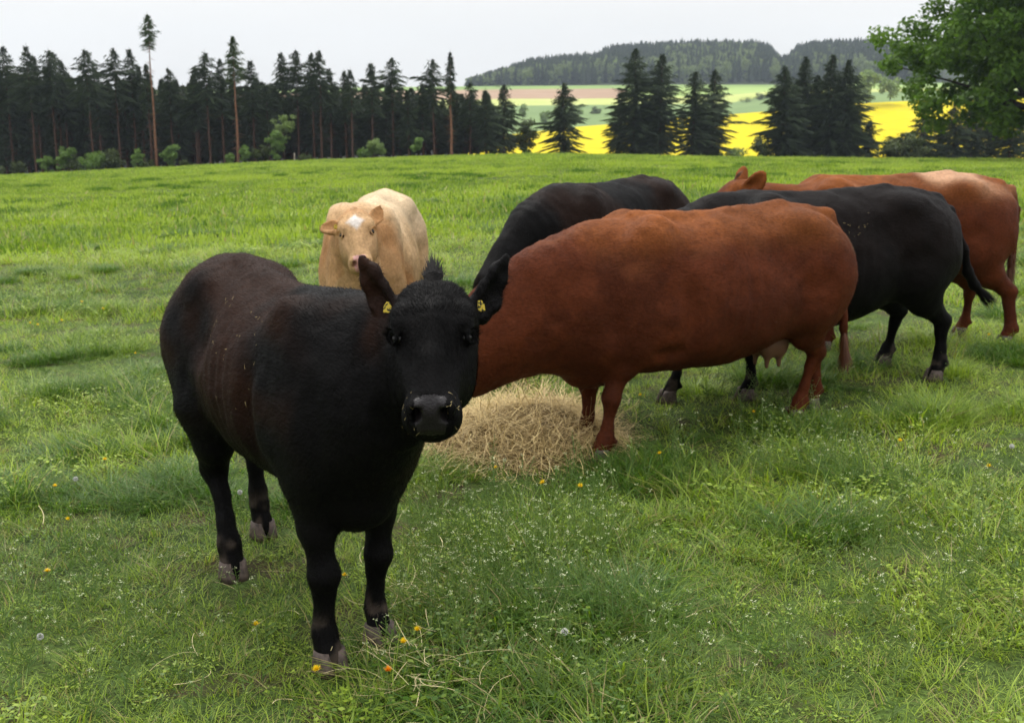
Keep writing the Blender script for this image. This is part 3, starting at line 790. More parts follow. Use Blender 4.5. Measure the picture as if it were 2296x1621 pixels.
# ------------------------------------------------------------------ ground: meadow sheet, valley fields, far hill
def build_ground():
    m, nt, b = mat('meadow_turf', rough=.9, spec=.1)
    n1 = noise(nt, .35, 5, 'World'); n2 = noise(nt, 3.5, 6, 'World', .65)
    r1 = rampn(nt, n1.outputs[0], [(.35, (.032, .052, .014)), (.65, (.075, .115, .024))])
    r2 = rampn(nt, n2.outputs[0], [(.3, (.55,)*3), (.7, (1.25,)*3)])
    c = mixc(nt, 1, r1.outputs[0], r2.outputs[0], 'MULTIPLY')
    n4 = noise(nt, 55, 5, 'World', .7); r4 = rampn(nt, n4.outputs[0], [(.35, (.25,)*3), (.62, (1.5,)*3)]); c = mixc(nt, 1, c, r4.outputs[0], 'MULTIPLY')
    n5 = noise(nt, 2.6, 4, 'World', .6); r5 = rampn(nt, n5.outputs[0], [(.52, (0,)*3), (.66, (1,)*3)]); c = mixc(nt, r5.outputs[0], c, (.055, .042, .024))
    g = nt.nodes.new('ShaderNodeNewGeometry'); sx = nt.nodes.new('ShaderNodeSeparateXYZ'); nt.links.new(g.outputs['Position'], sx.inputs[0])
    mr = nt.nodes.new('ShaderNodeMapRange'); nt.links.new(sx.outputs[1], mr.inputs[0]); mr.inputs[1].default_value = 129.5; mr.inputs[2].default_value = 132.5
    n3 = noise(nt, 1.4, 4, 'World'); r3 = rampn(nt, n3.outputs[0], [(.3, (.03, .022, .014)), (.7, (.085, .055, .032))])
    nt.links.new(mixc(nt, mr.outputs[0], c, r3.outputs[0]), b.inputs['Base Color'])
    ys = np.concatenate([np.arange(-12, 20, .5), np.arange(20, 60, 1), np.arange(60, 160, 2.5), np.arange(160, 301, 10)])
    us = np.linspace(-1, 1, 141)
    X = us[None, :]*(14 + np.maximum(ys, 0)*.78)[:, None]; Y = np.repeat(ys[:, None], len(us), 1)
    Z = terrain(X, Y) - .03*np.maximum(0, Y - 142)*(X > -6)
    V = np.stack([X, Y, Z], 2).reshape(-1, 3); nu = len(us)
    F = np.array([(j*nu+i, j*nu+i+1, (j+1)*nu+i+1, (j+1)*nu+i) for j in range(len(ys)-1) for i in range(nu-1)])
    mesh_obj('meadow', V, F, m, kind='structure')

BP = [300, 800, 1000, 1137, 1294, 1380, 1500, 1620, 1730, 1907, 1963, 2232, 2700]
CURVES = [  # (distance, photo rows over BP)
    (300, None),
    (480, [340, 322, 312, 300, 283, 276, 266, 257, 248, 233, 230, 220, 206]),
    (640, [262, 250, 243, 238, 236, 236, 234, 233, 213, 210, 208, 204, 198]),
    (700, [240, 230, 226, 223, 223, 222, 219, 215, 206, 203, 202, 199, 193]),
    (820, [214, 208, 205, 203, 202, 201, 199, 198, 198, 196, 195, 192, 188]),
    (930, [205, 199, 197, 196, 195, 194, 193, 193, 193, 191, 190, 188, 184])]
HILL = [(300, 235), (900, 232), (1000, 226), (1060, 208), (1100, 195), (1170, 183), (1200, 179), (1290, 170), (1330, 168), (1365, 150), (1420, 146), (1500, 140), (1600, 139), (1680, 141), (1710, 150), (1728, 176), (1742, 176), (1765, 152), (1800, 141), (1900, 137), (1940, 139), (2000, 150), (2150, 160), (2700, 175)]
def hill_z(x, y):
    """ground height of the far slope, y 930..1400"""
    px = PCX + x/y*FPX; b0 = np.interp(px, BP, CURVES[-1][1]); tp = np.interp(px, [h[0] for h in HILL], [h[1] for h in HILL])
    t = np.clip((y - 930)/370, 0, 1); t = np.sin(t*math.pi/2)
    z0 = EYE - (b0 - HZ)/FPX*930; z1 = EYE - (tp - HZ)/FPX*1300
    return z0 + (z1 - z0)*t - np.maximum(0, y - 1300)*.05
def field_mat(name, a, b_, scale=.02, stripes=None):
    m, nt, b = mat(name, rough=.9, spec=.05)
    n = noise(nt, scale, 5, 'World', .6); r = rampn(nt, n.outputs[0], [(.35, a), (.65, b_)])
    c = r.outputs[0]
    if stripes:
        g = nt.nodes.new('ShaderNodeNewGeometry'); wv = nt.nodes.new('ShaderNodeTexWave'); wv.inputs['Scale'].default_value = stripes; wv.inputs['Distortion'].default_value = 1
        nt.links.new(g.outputs['Position'], wv.inputs[0]); c = mixc(nt, .12, c, wv.outputs[0], 'MULTIPLY')
    nt.links.new(c, b.inputs['Base Color']); return m
def build_far():
    pxs = np.linspace(-600, 3000, 300)
    rows = []
    for d, py in CURVES:
        x = (pxs - PCX)/FPX*d
        if py is None: z = terrain(x, np.full_like(x, d)) - .03*(d - 142)*(x > -6)
        else: z = EYE - (np.interp(pxs, BP, py) - HZ)/FPX*d
        rows.append(np.stack([x, np.full_like(x, d), z], 1))
    def strip(name, a, b_, m, lo=0, hi=300, n=14):
        A = rows[a][lo:hi]; B = rows[b_][lo:hi]; k = hi - lo
        t = np.linspace(0, 1, n)[:, None, None]; V = (A[None]*(1-t) + B[None]*t)
        V = V.reshape(-1, 3); V[:, 2] += .8*np.sin(V[:, 0]*.021)*np.sin(V[:, 1]*.033)*0
        F = np.array([(j*k+i, j*k+i+1, (j+1)*k+i+1, (j+1)*k+i) for j in range(n-1) for i in range(k-1)])
        return mesh_obj(name, V, F, m, kind='structure')
    cy = int((1035 + 600)/3600*300)
    strip('rapeseed_field', 0, 1, field_mat('rapeseed', (.50, .40, .004), (.60, .49, .007), .06), cy, 300)
    strip('forest_floor', 0, 1, field_mat('forest_litter', (.012, .012, .008), (.03, .025, .015), .3), 0, cy + 1)
    strip('green_field', 1, 2, field_mat('young_wheat', (.15, .215, .085), (.18, .25, .10), .02))
    strip('pale_field', 2, 3, field_mat('pale_grass', (.36, .42, .12), (.44, .46, .17), .02))
    cut = int((1395 + 600)/3600*300)
    strip('ploughed_field', 3, 4, field_mat('ploughed', (.30, .20, .13), (.36, .25, .17), .03), 0, cut + 1)
    strip('upper_pasture', 3, 4, field_mat('pasture', (.24, .34, .10), (.32, .42, .13), .012), cut, 300)
    strip('forest_edge_pasture', 4, 5, field_mat('edge_pasture', (.17, .25, .08), (.24, .33, .10), .02))
    ys = np.concatenate([np.linspace(930, 1300, 40), [1350, 1450, 1600]])
    V = []
    for y in ys:
        x = (pxs - PCX)/FPX*y; V.append(np.stack([x, np.full_like(x, y), hill_z(x, np.full_like(x, y))], 1))
    V = np.concatenate(V); k = 300
    F = np.array([(j*k+i, j*k+i+1, (j+1)*k+i+1, (j+1)*k+i) for j in range(len(ys)-1) for i in range(k-1)])
    mesh_obj('hill', V, F, field_mat('hill_floor', (.03, .04, .02), (.05, .06, .03), .05), kind='structure')

# ------------------------------------------------------------------ trees
M_NEEDLE = leaf_material('spruce_needles', (.018, .030, .017), (.060, .084, .038), .12, .6)
M_NEEDLE2 = leaf_material('pine_needles', (.035, .06, .022), (.075, .11, .035), .2, .6)
M_FARTREE = leaf_material('far_trees', (.020, .034, .024), (.17, .22, .07), .15, .7, .3, True)
def bark_mat(name, a, b_, scale=6):
    m, nt, b = mat(name, rough=.9, spec=.1); n = noise(nt, scale, 5, 'Object', .7)
    nt.links.new(rampn(nt, n.outputs[0], [(.35, a), (.65, b_)]).outputs[0], b.inputs['Base Color']); return m
M_BARK = bark_mat('spruce_bark', (.045, .026, .018), (.105, .058, .040))
M_BARKO = bark_mat('pine_bark', (.13, .062, .035), (.24, .125, .075))
M_BARKD = bark_mat('dark_bark', (.02, .016, .012), (.05, .04, .03))
M_GREENLEAF = leaf_material('maple_leaves', (.042, .095, .012), (.145, .25, .028), .45, .4)
M_SAPLEAF = leaf_material('young_leaves', (.09, .16, .035), (.21, .32, .08), .45, .5)
M_PALELEAF = leaf_material('pale_leaves', (.13, .19, .06), (.26, .34, .12), .4, .5)
M_OLIVE = leaf_material('olive_leaves', (.04, .055, .018), (.09, .12, .035), .3, .5)

def trunk_geo(pts, rad, sides=8):
    """tapered tube along points"""
    pts = np.array(pts, dtype=float); V = []; F = []
    for i, p in enumerate(pts):
        d = pts[min(i+1, len(pts)-1)] - pts[max(i-1, 0)]; d /= np.linalg.norm(d)
        a = np.cross(d, (0, 1, 0) if abs(d[1]) < .9 else (1, 0, 0)); a /= np.linalg.norm(a); b = np.cross(d, a)
        for k in range(sides):
            t = 2*math.pi*k/sides; V.append(p + (a*math.cos(t) + b*math.sin(t))*rad[i])
    for i in range(len(pts)-1):
        for k in range(sides): F.append((i*sides+k, i*sides+(k+1) % sides, (i+1)*sides+(k+1) % sides, (i+1)*sides+k))
    return np.array(V), F

def spruce_geo(h, cb, wd, seed, dens=1.0, top=.12, droop=.28):
    """crown triangles; cb crown bottom fraction, wd half width"""
    rs = np.random.RandomState(seed); T = []; C = []
    z = cb*h; phase = rs.rand()*6; lean = rs.uniform(-.3, .3)
    lop = rs.rand(8)*.5 + .75
    while z < h*.995:
        t = (z - cb*h)/(h - cb*h); Lb = wd*(min(1.0, (1 - t)*1.75 + .03)**.95)*(1 - .12*(1 - t))*(.66 + .34*min(1, t*5 + .25)) + .10
        nb = int((5 + 2*(1 - t))*dens + rs.rand())
        lvl = rs.uniform(.6, 1.2)
        for q in range(nb):
            ph = rs.rand()*2*math.pi; Lq = Lb*lvl*rs.uniform(.55, 1.15)*lop[int(ph/6.3*8) % 8]; tone = rs.rand()
            dz = rs.uniform(-.35, .35)*(1.1 - t)
            if rs.rand() < .08: Lq *= 1.3
            dx, dy = math.cos(ph), math.sin(ph); sx, sy = -dy, dx
            ns = max(2, int(Lq/.30)); up = rs.uniform(-.12, .45)*(.3 + .9*t)
            for k in range(ns):
                f = (k + .6)/ns; r = Lq*f
                zz = z + dz + Lq*(up*f - droop*(1.1 - t)*f*f) ; w_ = (.34 + .20*rs.rand())*(1 - .5*f)*(.38 + .62*min(1, (1 - t)*1.6))*1.2
                for s_ in (-1, 1):
                    a = np.array((dx*r*.72, dy*r*.72, zz + .06)); b = a + np.array((dx*.12*Lq/ns, dy*.12*Lq/ns, -.02))
                    tip = np.array((dx*(r + .10 + .14*(1 - t)) + sx*s_*w_, dy*(r + .22) + sy*s_*w_, zz - .16 - .22*rs.rand()))
                    T += [a - np.array((0, 0, .10)), a + np.array((sx*.05, sy*.05, .05)), tip]; C += [tone*.7 + .3*rs.rand()]
                if k == ns-1:
                    T += [np.array((dx*r - sx*.12, dy*r - sy*.12, zz)), np.array((dx*r + sx*.12, dy*r + sy*.12, zz)), np.array((dx*(r + .20 + .25*(1 - t)), dy*(r + .20 + .25*(1 - t)), zz + .04 + .10*t))]; C += [tone]
        z += (.20 + .10*rs.rand())*(.55 + .6*(1 - t))
    for q in range(5):
        a = rs.rand()*6.28; T += [np.array((.05*math.cos(a), .05*math.sin(a), h - .5)), np.array((-.05*math.cos(a), -.05*math.sin(a), h - .5)), np.array((0, 0, h + .35))]; C += [.5]
    V = np.array(T); c = np.zeros((len(V), 3)); c[:, 0] = np.repeat(C, 3)
    return V, np.arange(len(V)).reshape(-1, 3), c

def twigs_geo(h, cb, n, seed, ln=.9):
    rs = np.random.RandomState(seed); T = []
    for _ in range(n):
        z = h*rs.uniform(.12, cb + .05); ph = rs.rand()*6.28; l = ln*rs.uniform(.3, 1.1); dx, dy = math.cos(ph), math.sin(ph)
        T += [(dx*.08, dy*.08, z - .03), (dx*.08, dy*.08, z + .03), (dx*l, dy*l, z - .25*l)]
    return np.array(T).reshape(-1, 3)

def conifer(x, y, h, cb, wd, seed, label, r=.14, orange=False, needle=None, dens=1.0, group=None, lean=0.0, name='spruce_tree', droop=.28):
    z = tz(x, y) - .03*max(0, y - 142)*(x > -6)
    root = empty(name, (x, y, z), 0, label=label, cat='tree', group=group)
    root.rotation_euler = (0, R(lean), seed*1.3 % 6.28 if not lean else 0)
    zs = np.linspace(-.3, h*.98, 9); rs = np.random.RandomState(seed + 900)
    pts = [(rs.normal(0, .03), rs.normal(0, .03), q) for q in zs]; rad = [r*(1 - .88*max(0, q)/h) for q in zs]
    V, F = trunk_geo(pts, rad)
    tw = twigs_geo(h, cb, int(46*(cb > .15)), seed); n0 = len(V)
    F = [tuple(f) for f in F] + [(n0+3*i, n0+3*i+1, n0+3*i+2) for i in range(len(tw)//3)]
    mesh_obj('trunk', np.concatenate([V, tw]) if len(tw) else V, F, M_BARKO if orange else M_BARK, root)
    V, F, c = spruce_geo(h, cb, wd, seed, dens, droop=droop)
    mesh_obj('crown', V, F, needle or M_NEEDLE, root, col=c, smooth=False)
    return root

def copy_tree(o, loc, rz, s, label, group):
    c = o.copy(); COL.objects.link(c); c.location = loc; c.rotation_euler = (0, 0, rz); c.scale = s
    c['label'] = label; c['group'] = group
    for ch in o.children:
        d = ch.copy(); COL.objects.link(d); d.parent = c
    return c

def leaf_cloud(centers, radii, n, size, seed, up=.5, shape='leaf'):
    """leaf-sized faces in clumps: each leaf a small folded kite"""
    rs = np.random.RandomState(seed); centers = np.array(centers); radii = np.array(radii)
    k = rs.choice(len(centers), n, p=radii**2/np.sum(radii**2))
    d = unit_rows(rs.normal(0, 1, (n, 3))); rr = rs.rand(n)**.45
    P = centers[k] + d*(radii[k]*rr)[:, None]*np.array([1, 1, .72])
    nrm = unit_rows(d*.6 + rs.normal(0, .55, (n, 3)) + np.array([0, 0, up]))
    a = unit_rows(np.cross(nrm, rs.normal(0, 1, (n, 3)))); b = np.cross(nrm, a)
    s = size*(.6 + .8*rs.rand(n))[:, None]
    V = np.stack([P - a*s*.5, P + b*s*.38 - nrm*s*.12, P + a*s*.62 - nrm*s*.1, P - b*s*.38 - nrm*s*.12], 1).reshape(-1, 3)
    F = np.arange(4*n).reshape(n, 4)
    tone = np.clip(rs.rand(len(centers))[k]*.45 + rs.rand(n)*.6, 0, 1); c = np.zeros((4*n, 3)); c[:, 0] = np.repeat(tone, 4)
    return V, F, c

def broadleaf(x, y, z, trunk_h, r, center, rad, clumps, nleaf, leaf, seed, label, name, m, bark, clump_r=(.8, 1.3), cat='tree', group=None, shell=.55, limbs=9, up=.5, rot=0, boxy=1.0):
    rs = np.random.RandomState(seed); root = empty(name, (x, y, z), rot, label=label, cat=cat, group=group)
    C = []
    while len(C) < clumps:
        d = rs.normal(0, 1, 3); d /= np.linalg.norm(d); q = rs.uniform(shell, 1); d = np.sign(d)*np.abs(d)**boxy
        C.append(np.array(center) + d*np.array(rad)*q)
    C = np.array(C); rr = rs.uniform(*clump_r, len(C))
    V = []; F = []; o = 0
    def addt(p, q_, s=7):
        nonlocal o
        v, f = trunk_geo(p, q_, s); V.append(v); F.extend([tuple(o + i for i in g) for g in f]); o += len(v)
    top = np.array((rs.normal(0, .03), 0, trunk_h)); addt([(0, 0, -.2), (0, 0, trunk_h*.5), top, np.array(center) + np.array((0, 0, rad[2]*.45))], [r*1.15, r*.9, r*.75, r*.15])
    for i in range(limbs):
        e = C[rs.randint(len(C))]; mid = top*.45 + e*.55 + np.array((0, 0, -.08*np.linalg.norm(e - top))) + rs.normal(0, .1, 3)*rad[0]*.3
        addt([top*(.75 + .2*rs.rand()), mid, e], [r*.45, r*.22, r*.05], 6)
    mesh_obj('trunk', np.concatenate(V), F, bark, root)
    LV, LF, c = leaf_cloud(C, rr, nleaf, leaf, seed + 5, up)
    mesh_obj('crown', LV, LF, m, root, col=c, smooth=False)
    return root

def build_forest():
    # front row: (top px, top py, base px, base py, crown bottom frac, half width px, orange, description)
    row = [
     (20, 112, 45, 392, .50, 22, 0, 'tall dark spruce at the left end of the forest edge with a bare lower trunk'),
     (68, 110, 95, 388, .52, 21, 0, 'slim dark spruce, second from the left end of the forest edge'),
     (97, 132, 108, 389, .45, 17, 0, 'shorter dark spruce squeezed between the second and fourth spruces from the left'),
     (120, 120, 142, 386, .58, 22, 0, 'spruce with a long reddish bare trunk rising from the bushes at the far left'),
     (143, 126, 154, 385, .5, 18, 0, 'pointed spruce just right of the reddish trunk above the left bushes'),
     (161, 144, 168, 383, .45, 17, 0, 'short dark spruce before the first sky gap from the left'),
     (207, 120, 222, 382, .55, 23, 0, 'full topped spruce standing alone right of the first sky gap from the left'),
     (232, 158, 240, 381, .4, 16, 0, 'low dark spruce just right of the full topped spruce'),
     (268, 117, 283, 380, .57, 25, 0, 'wide topped spruce with a bare brown trunk above the bright green bush'),
     (304, 119, 318, 378, .5, 19, 0, 'narrow spruce left of the very tall thin pine'),
     (330, 156, 336, 378, .4, 15, 0, 'low narrow spruce almost touching the very tall thin pine on its left'),
     (346, 149, 352, 378, .55, 13, 0, 'thin greenish spruce directly behind the very tall thin pine'),
     (389, 159, 400, 377, .5, 20, 0, 'lower round topped spruce just right of the very tall thin pine'),
     (425, 176, 453, 374, .45, 18, 0, 'low spruce in the dip of the treeline between the two thin pines'),
     (447, 157, 458, 374, .4, 18, 0, 'dark spruce rising right of the dip between the two thin pines'),
     (468, 124, 481, 372, .55, 24, 0, 'spruce with spiky bare top branches between the two thin pines'),
     (503, 140, 512, 368, .5, 18, 0, 'ragged spruce just left of the second thin pine'),
     (573, 143, 580, 364, .5, 22, 0, 'broad dark spruce just right of the second thin pine'),
     (605, 196, 612, 362, .3, 17, 0, 'low dark spruce in the sky gap above the pale sapling'),
     (633, 126, 645, 360, .45, 20, 0, 'pointed spruce behind the pale green sapling'),
     (667, 120, 678, 358, .5, 21, 0, 'tall dark spruce just right of the pale green sapling'),
     (703, 126, 712, 357, .5, 18, 0, 'left one of two spruces whose pointed tops stand close together'),
     (724, 122, 729, 356, .55, 19, 0, 'right one of two spruces whose pointed tops stand close together'),
     (743, 160, 750, 355, .45, 18, 0, 'lower spruce leaning against the close pair of pointed spruces'),
     (775, 164, 782, 353, .45, 14, 0, 'left spruce of the small forked looking pair in the middle of the treeline'),
     (793, 162, 796, 353, .55, 13, 0, 'right spruce of the small forked looking pair in the middle of the treeline'),
     (837, 148, 841, 351, .5, 22, 0, 'spruce with a thinly needled top above the light green shrub'),
     (885, 138, 886, 350, .5, 25, 0, 'wide greenish brown spruce left of the wide sky gap near the middle'),
     (918, 205, 920, 349, .2, 15, 0, 'low spruce filling the wide sky gap near the middle'),
     (972, 142, 976, 347, .5, 25, 0, 'spruce with a bushy split crown right of the wide sky gap'),
     (948, 190, 952, 348, .25, 16, 0, 'low dark spruce tucked under the bushy split crown'),
     (1056, 190, 1056, 345, .42, 22, 0, 'brownish spruce below the left end of the far hill'),
     (1088, 204, 1090, 344, .12, 21, 0, 'dark spruce between the brownish spruce and the last forest spruce'),
     (1129, 195, 1130, 343, .06, 24, 0, 'last spruce at the right end of the forest, green down to the ground')]
    rs = random.Random(5)
    for i, (tx, ty, bx, by, cb, hw, orng, lab) in enumerate(row):
        y = 130.5 + rs.uniform(0, 1.8) + (.6 if cb > .5 else 2.6)
        x = at(bx, y); z = tz(x, y)
        h = zat(ty, y) - z
        conifer(x, y, h, cb, hw/FPX*y*2.0, 100 + i, lab, r=.15, lean=.01, dens=1.0 + .25*(cb < .3), group='spruces along the forest edge')
    # thin pines standing in front
    for (tx, ty, bx, by, cb, hw, lab, sd) in ((357, 46, 362, 378, .80, 16, 'very tall thin pine with a bare orange trunk and a small crown against the sky', 61),
        (532, 92, 543, 360, .66, 19, 'second tall thin pine, its light crown just above the spruce tops', 62),
        (1015, 124, 1014, 345, .52, 15, 'slender sparse pine at the right of the forest with sky showing through', 63)):
        y = 130.0; x = at(bx, y); h = zat(ty, y) - tz(x, y)
        conifer(x, y, h, cb, hw/FPX*y*1.25, sd, lab, r=.17, orange=True, needle=M_NEEDLE2 if sd != 63 else M_NEEDLE, dens=1.15, lean=.01, name='pine_tree', droop=.1)
    # depth of the forest: four shapes copied into rows behind
    protos = []
    n = 0
    for rowi in range(6):
        y0 = 136 + rowi*4.2
        px = -60.0
        while px < (1110 if rowi < 3 else 1060):
            base = np.interp(px, [0, 350, 700, 900, 1060, 1130], [190, 204, 208, 220, 232, 238])
            y = y0 + rs.uniform(-1.2, 1.2); x = at(px, y) ; z = tz(x, y)
            if px > 0 and px < 180: base -= 6
            h = zat(base + rs.uniform(-26, 30), y) - z
            lab = 'dark spruce deep in the forest behind the edge row, mostly hidden'; grp = 'spruces inside the forest'
            if n < 5:
                o = conifer(x, y, 10, .10 if n % 2 else .2, 1.35, 300 + n, lab, r=.13, dens=1.5, group=grp, lean=.01); o.scale = (1.25, 1.25, h/10); protos.append(o)
            else: copy_tree(protos[n % 5], (x, y, z), rs.uniform(0, 6.28), (1.25, 1.25, h/10), lab, grp)
            n += 1; px += rs.uniform(24, 36)
    # right hand spruces on the field edge
    right = [
     (1261, 190, 1261, 344, .03, 38, 'short wide spruce standing alone in front of the yellow field'),
     (1420, 118, 1416, 352, .05, 42, 'tallest spruce of the row before the yellow field, its left branches ragged'),
     (1388, 210, 1386, 350, .05, 24, 'small spruce leaning on the left of the tallest field spruce'),
     (1472, 128, 1474, 353, .05, 40, 'tall spruce just right of the tallest field spruce with drooping side branches'),
     (1549, 166, 1547, 356, .05, 36, 'left spruce of the pair between the two views of the yellow field'),
     (1587, 162, 1590, 357, .05, 32, 'right spruce of the pair with bare looking gaps between its branches'),
     (1745, 154, 1742, 358, .04, 32, 'leftmost spruce of the dense dark group on the right'),
     (1786, 134, 1786, 358, .08, 34, 'second spruce of the dense dark group, trunk showing low down'),
     (1845, 131, 1845, 357, .03, 36, 'broad tall spruce in the middle of the dense dark group'),
     (1878, 140, 1880, 357, .03, 34, 'rightmost spruce of the dense dark group on the right'),
     (1446, 232, 1446, 353, .03, 30, 'low spruce filling the gap between the two tallest field spruces'),
     (1566, 238, 1567, 356, .03, 26, 'low spruce between the pair before the yellow field'),
     (1764, 205, 1764, 358, .03, 30, 'lower spruce wedged between the first two of the dense dark group'),
     (1815, 172, 1815, 358, .03, 30, 'slim spruce left of the broad tall one in the dense dark group'),
     (1862, 185, 1862, 357, .03, 30, 'lower spruce between the two tallest of the dense dark group'),
     (1896, 235, 1896, 357, .03, 22, 'small spruce at the right foot of the dense dark group'),
     (1934, 268, 1934, 356, .03, 17, 'small dark spruce between the dense group and the maple')]
    for i, (tx, ty, bx, by, cb, hw, lab) in enumerate(right):
        y = 141 + rs.uniform(0, 4); x = at(bx, y); z = tz(x, y) - .03*max(0, y - 142)
        conifer(x, y, zat(ty, y) - z, cb, hw/FPX*y*1.75, 400 + i, lab, r=.17, dens=1.9 if 6 <= i else 1.35, lean=.01, group='spruces on the edge of the yellow field', droop=.2)
    for i, (px, ty) in enumerate(((2010, 296), (2050, 250), (2092, 262), (2122, 228), (2162, 236), (2204, 200), (2246, 224), (2290, 232), (2340, 220), (2390, 230))):
        y = 143 + (i % 3)*1.5; x = at(px, y); z = tz(x, y) - .03*max(0, y - 142)
        conifer(x, y, zat(ty, y) - z, .03, 56/FPX*y, 450 + i, 'dark spruce in the shade behind the big maple crown', r=.16, dens=1.2, lean=.01, group='spruces behind the maple')

def build_broadleaves():
    # big maple at the right edge
    y = 75.0; x = at(2300, y); z = tz(x, y)
    broadleaf(x, y, z, 4.2, .36, (1.2, 0, 8.9), (10.9, 8.0, 7.4), 520, 90000, .30, 71, 'big green maple overhanging the right edge of the meadow, leaves against the sky', 'maple_tree', M_GREENLEAF, M_BARKD, (.75, 1.35), shell=.3, limbs=34, up=.45, boxy=.72)
    # young growth along the forest edge: px, base py, width px, height px, material, label
    S, P, O = M_SAPLEAF, M_PALELEAF, M_OLIVE
    bushes = [
     (8, 396, 34, 26, O, 'olive green bush at the far left end of the forest edge'), (53, 394, 40, 34, O, 'low dull bush between the first two bare trunks'),
     (120, 392, 38, 50, S, 'bright green sapling left of the bush line under the spruces'), (158, 390, 44, 68, S, 'upright leafy sapling in front of the reddish spruce trunk'),
     (182, 389, 40, 40, O, 'dull green bush beside the upright leafy sapling'), (222, 387, 66, 46, S, 'brightest and widest green bush of the forest edge'),
     (264, 384, 52, 52, O, 'loose airy bush under the wide topped spruce'), (322, 381, 32, 50, S, 'small light green sapling left of the very tall thin pine'),
     (345, 380, 30, 24, O, 'low bush at the foot of the very tall thin pine'), (390, 378, 40, 62, S, 'thin branched sapling right of the very tall thin pine'), (424, 376, 26, 16, O, 'very low green shrub in the gap right of the thin sapling'),
     (525, 364, 30, 32, S, 'small sapling left of the foot of the second thin pine'), (557, 363, 26, 48, S, 'slender sapling right of the foot of the second thin pine'),
     (597, 361, 48, 42, O, 'grey green bush at the left foot of the pale tall sapling'), (630, 359, 44, 78, S, 'bright green young tree in front of the pale tall sapling'),
     (690, 357, 28, 16, O, 'low green tussock bush beside the wooden stake'), (822, 351, 44, 28, S, 'low light green shrub left of the middle of the forest'),
     (852, 350, 46, 52, P, 'loose pale green sapling in the middle of the forest edge'), (940, 348, 32, 44, S, 'small sapling with yellow green leaves near the middle sky gap'),
     (1108, 344, 22, 14, S, 'tiny green shrub under the last forest spruce'), (1176, 344, 24, 26, S, 'small bright shrub in front of the olive round bush'),
     (1186, 344, 56, 84, O, 'round olive brown bush right of the last forest spruce'), (1150, 343, 44, 60, O, 'olive bush between the last spruce and the round bush'),
     (1640, 357, 56, 26, P, 'low pale shrub before the yellow field'), (1700, 358, 56, 52, O, 'wispy bush left of the dense dark spruces'),
     (1985, 356, 70, 50, O, 'dark leafy shrub at the left foot of the maple crown'), (2040, 356, 60, 66, O, 'dark leafy shrub below the middle of the maple crown')]
    for i, (px, by, wpx, hpx, m, lab) in enumerate(bushes):
        y = 128.6 if px < 1100 else 140.0
        if px > 1600: y = 141
        x = at(px, y); z = tz(x, y); s = y/FPX; h = hpx*s; w_ = wpx*s/2
        ncl = 14 if m is not O or hpx < 50 else 22
        broadleaf(x, y, z, h*.35, .035, (0, 0, h*.52), (w_*.95, w_*.95, h*.46), ncl + 8, int(380 + 1.2*wpx*hpx*.5), .21, 500 + i, lab, 'bush' if hpx < 48 else 'sapling', m, M_BARKD, (w_*.22, w_*.55), cat='bush', group='bushes and saplings along the tree line', shell=.1, limbs=7)
    y = 130.2; x = at(645, y)
    broadleaf(x, y, tz(x, y), 2.2, .06, (0, 0, 3.6), (1.55, 1.5, 2.1), 34, 1500, .20, 560, 'tall pale sapling with whitish young leaves in layers', 'sapling', M_PALELEAF, M_BARKD, (.28, .5), group='bushes and saplings along the tree line', shell=.4, limbs=16)
    # far trees between the fields
    far = [(1924, 232, 76, 74, 470, P, 'round pale green tree on the field edge beyond the dark spruces'), (1975, 225, 60, 50, 470, P, 'smaller pale tree right of the round field tree'),
     (1715, 233, 30, 24, 560, O, 'dark bush on the field track left of the dense spruces'), (1660, 232, 44, 12, 600, O, 'low hedge bush along the field track'), (1690, 230, 30, 18, 600, O, 'hedge bush halfway up the green field'),
     (1331, 262, 34, 22, 560, O, 'dark round bush in the middle of the green field'), (1222, 280, 34, 34, 520, P, 'pale bush at the left of the green field'), (1172, 268, 30, 32, 520, P, 'yellowish bush behind the olive round bush'), (1252, 268, 36, 32, 540, P, 'pale green bush above the lone spruce'), (1296, 262, 24, 20, 560, P, 'small pale bush left of the dark round bush'),
     (1293, 200, 34, 50, 960, P, 'tall pale birch clump in front of the far wooded hill'), (1330, 202, 34, 36, 955, P, 'lower pale birch clump right of the tall one on the hill edge'), (1378, 200, 36, 60, 965, P, 'tallest light green birch clump left of the field spruces'),
     (1118, 204, 16, 10, 900, P, 'small pale tree at the top left of the ploughed field'), (1140, 204, 16, 10, 900, P, 'second small pale tree at the top of the ploughed field')]
    for i, (px, by, wpx, hpx, y, m, lab) in enumerate(far):
        x = at(px, y); z = zat(by, y); s = y/FPX; h = hpx*s; w_ = wpx*s/2
        broadleaf(x, y, z, h*.3, h*.025, (0, 0, h*.55), (w_*.85, w_*.85, h*.46), 26, 1500, h*.075, 600 + i, lab, 'field_tree', m, M_BARKD, (w_*.25, w_*.42), group='trees and bushes between the far fields', shell=.35)
    # wooden stake at the forest edge
    y = 128.2; x = at(667, y); z = tz(x, y)
    v, f = trunk_geo([(0, 0, -.1), (0.01, 0, .45), (.03, 0, .86), (.03, 0, .92)], [.075, .07, .065, .03], 7)
    o = mesh_obj('stake', v + np.array((x, y, z)), f + [tuple(range(21, 28))], bark_mat('weathered_wood', (.3, .25, .2), (.45, .38, .3)), label='pale weathered wooden stake standing at the forest edge', cat='stake')

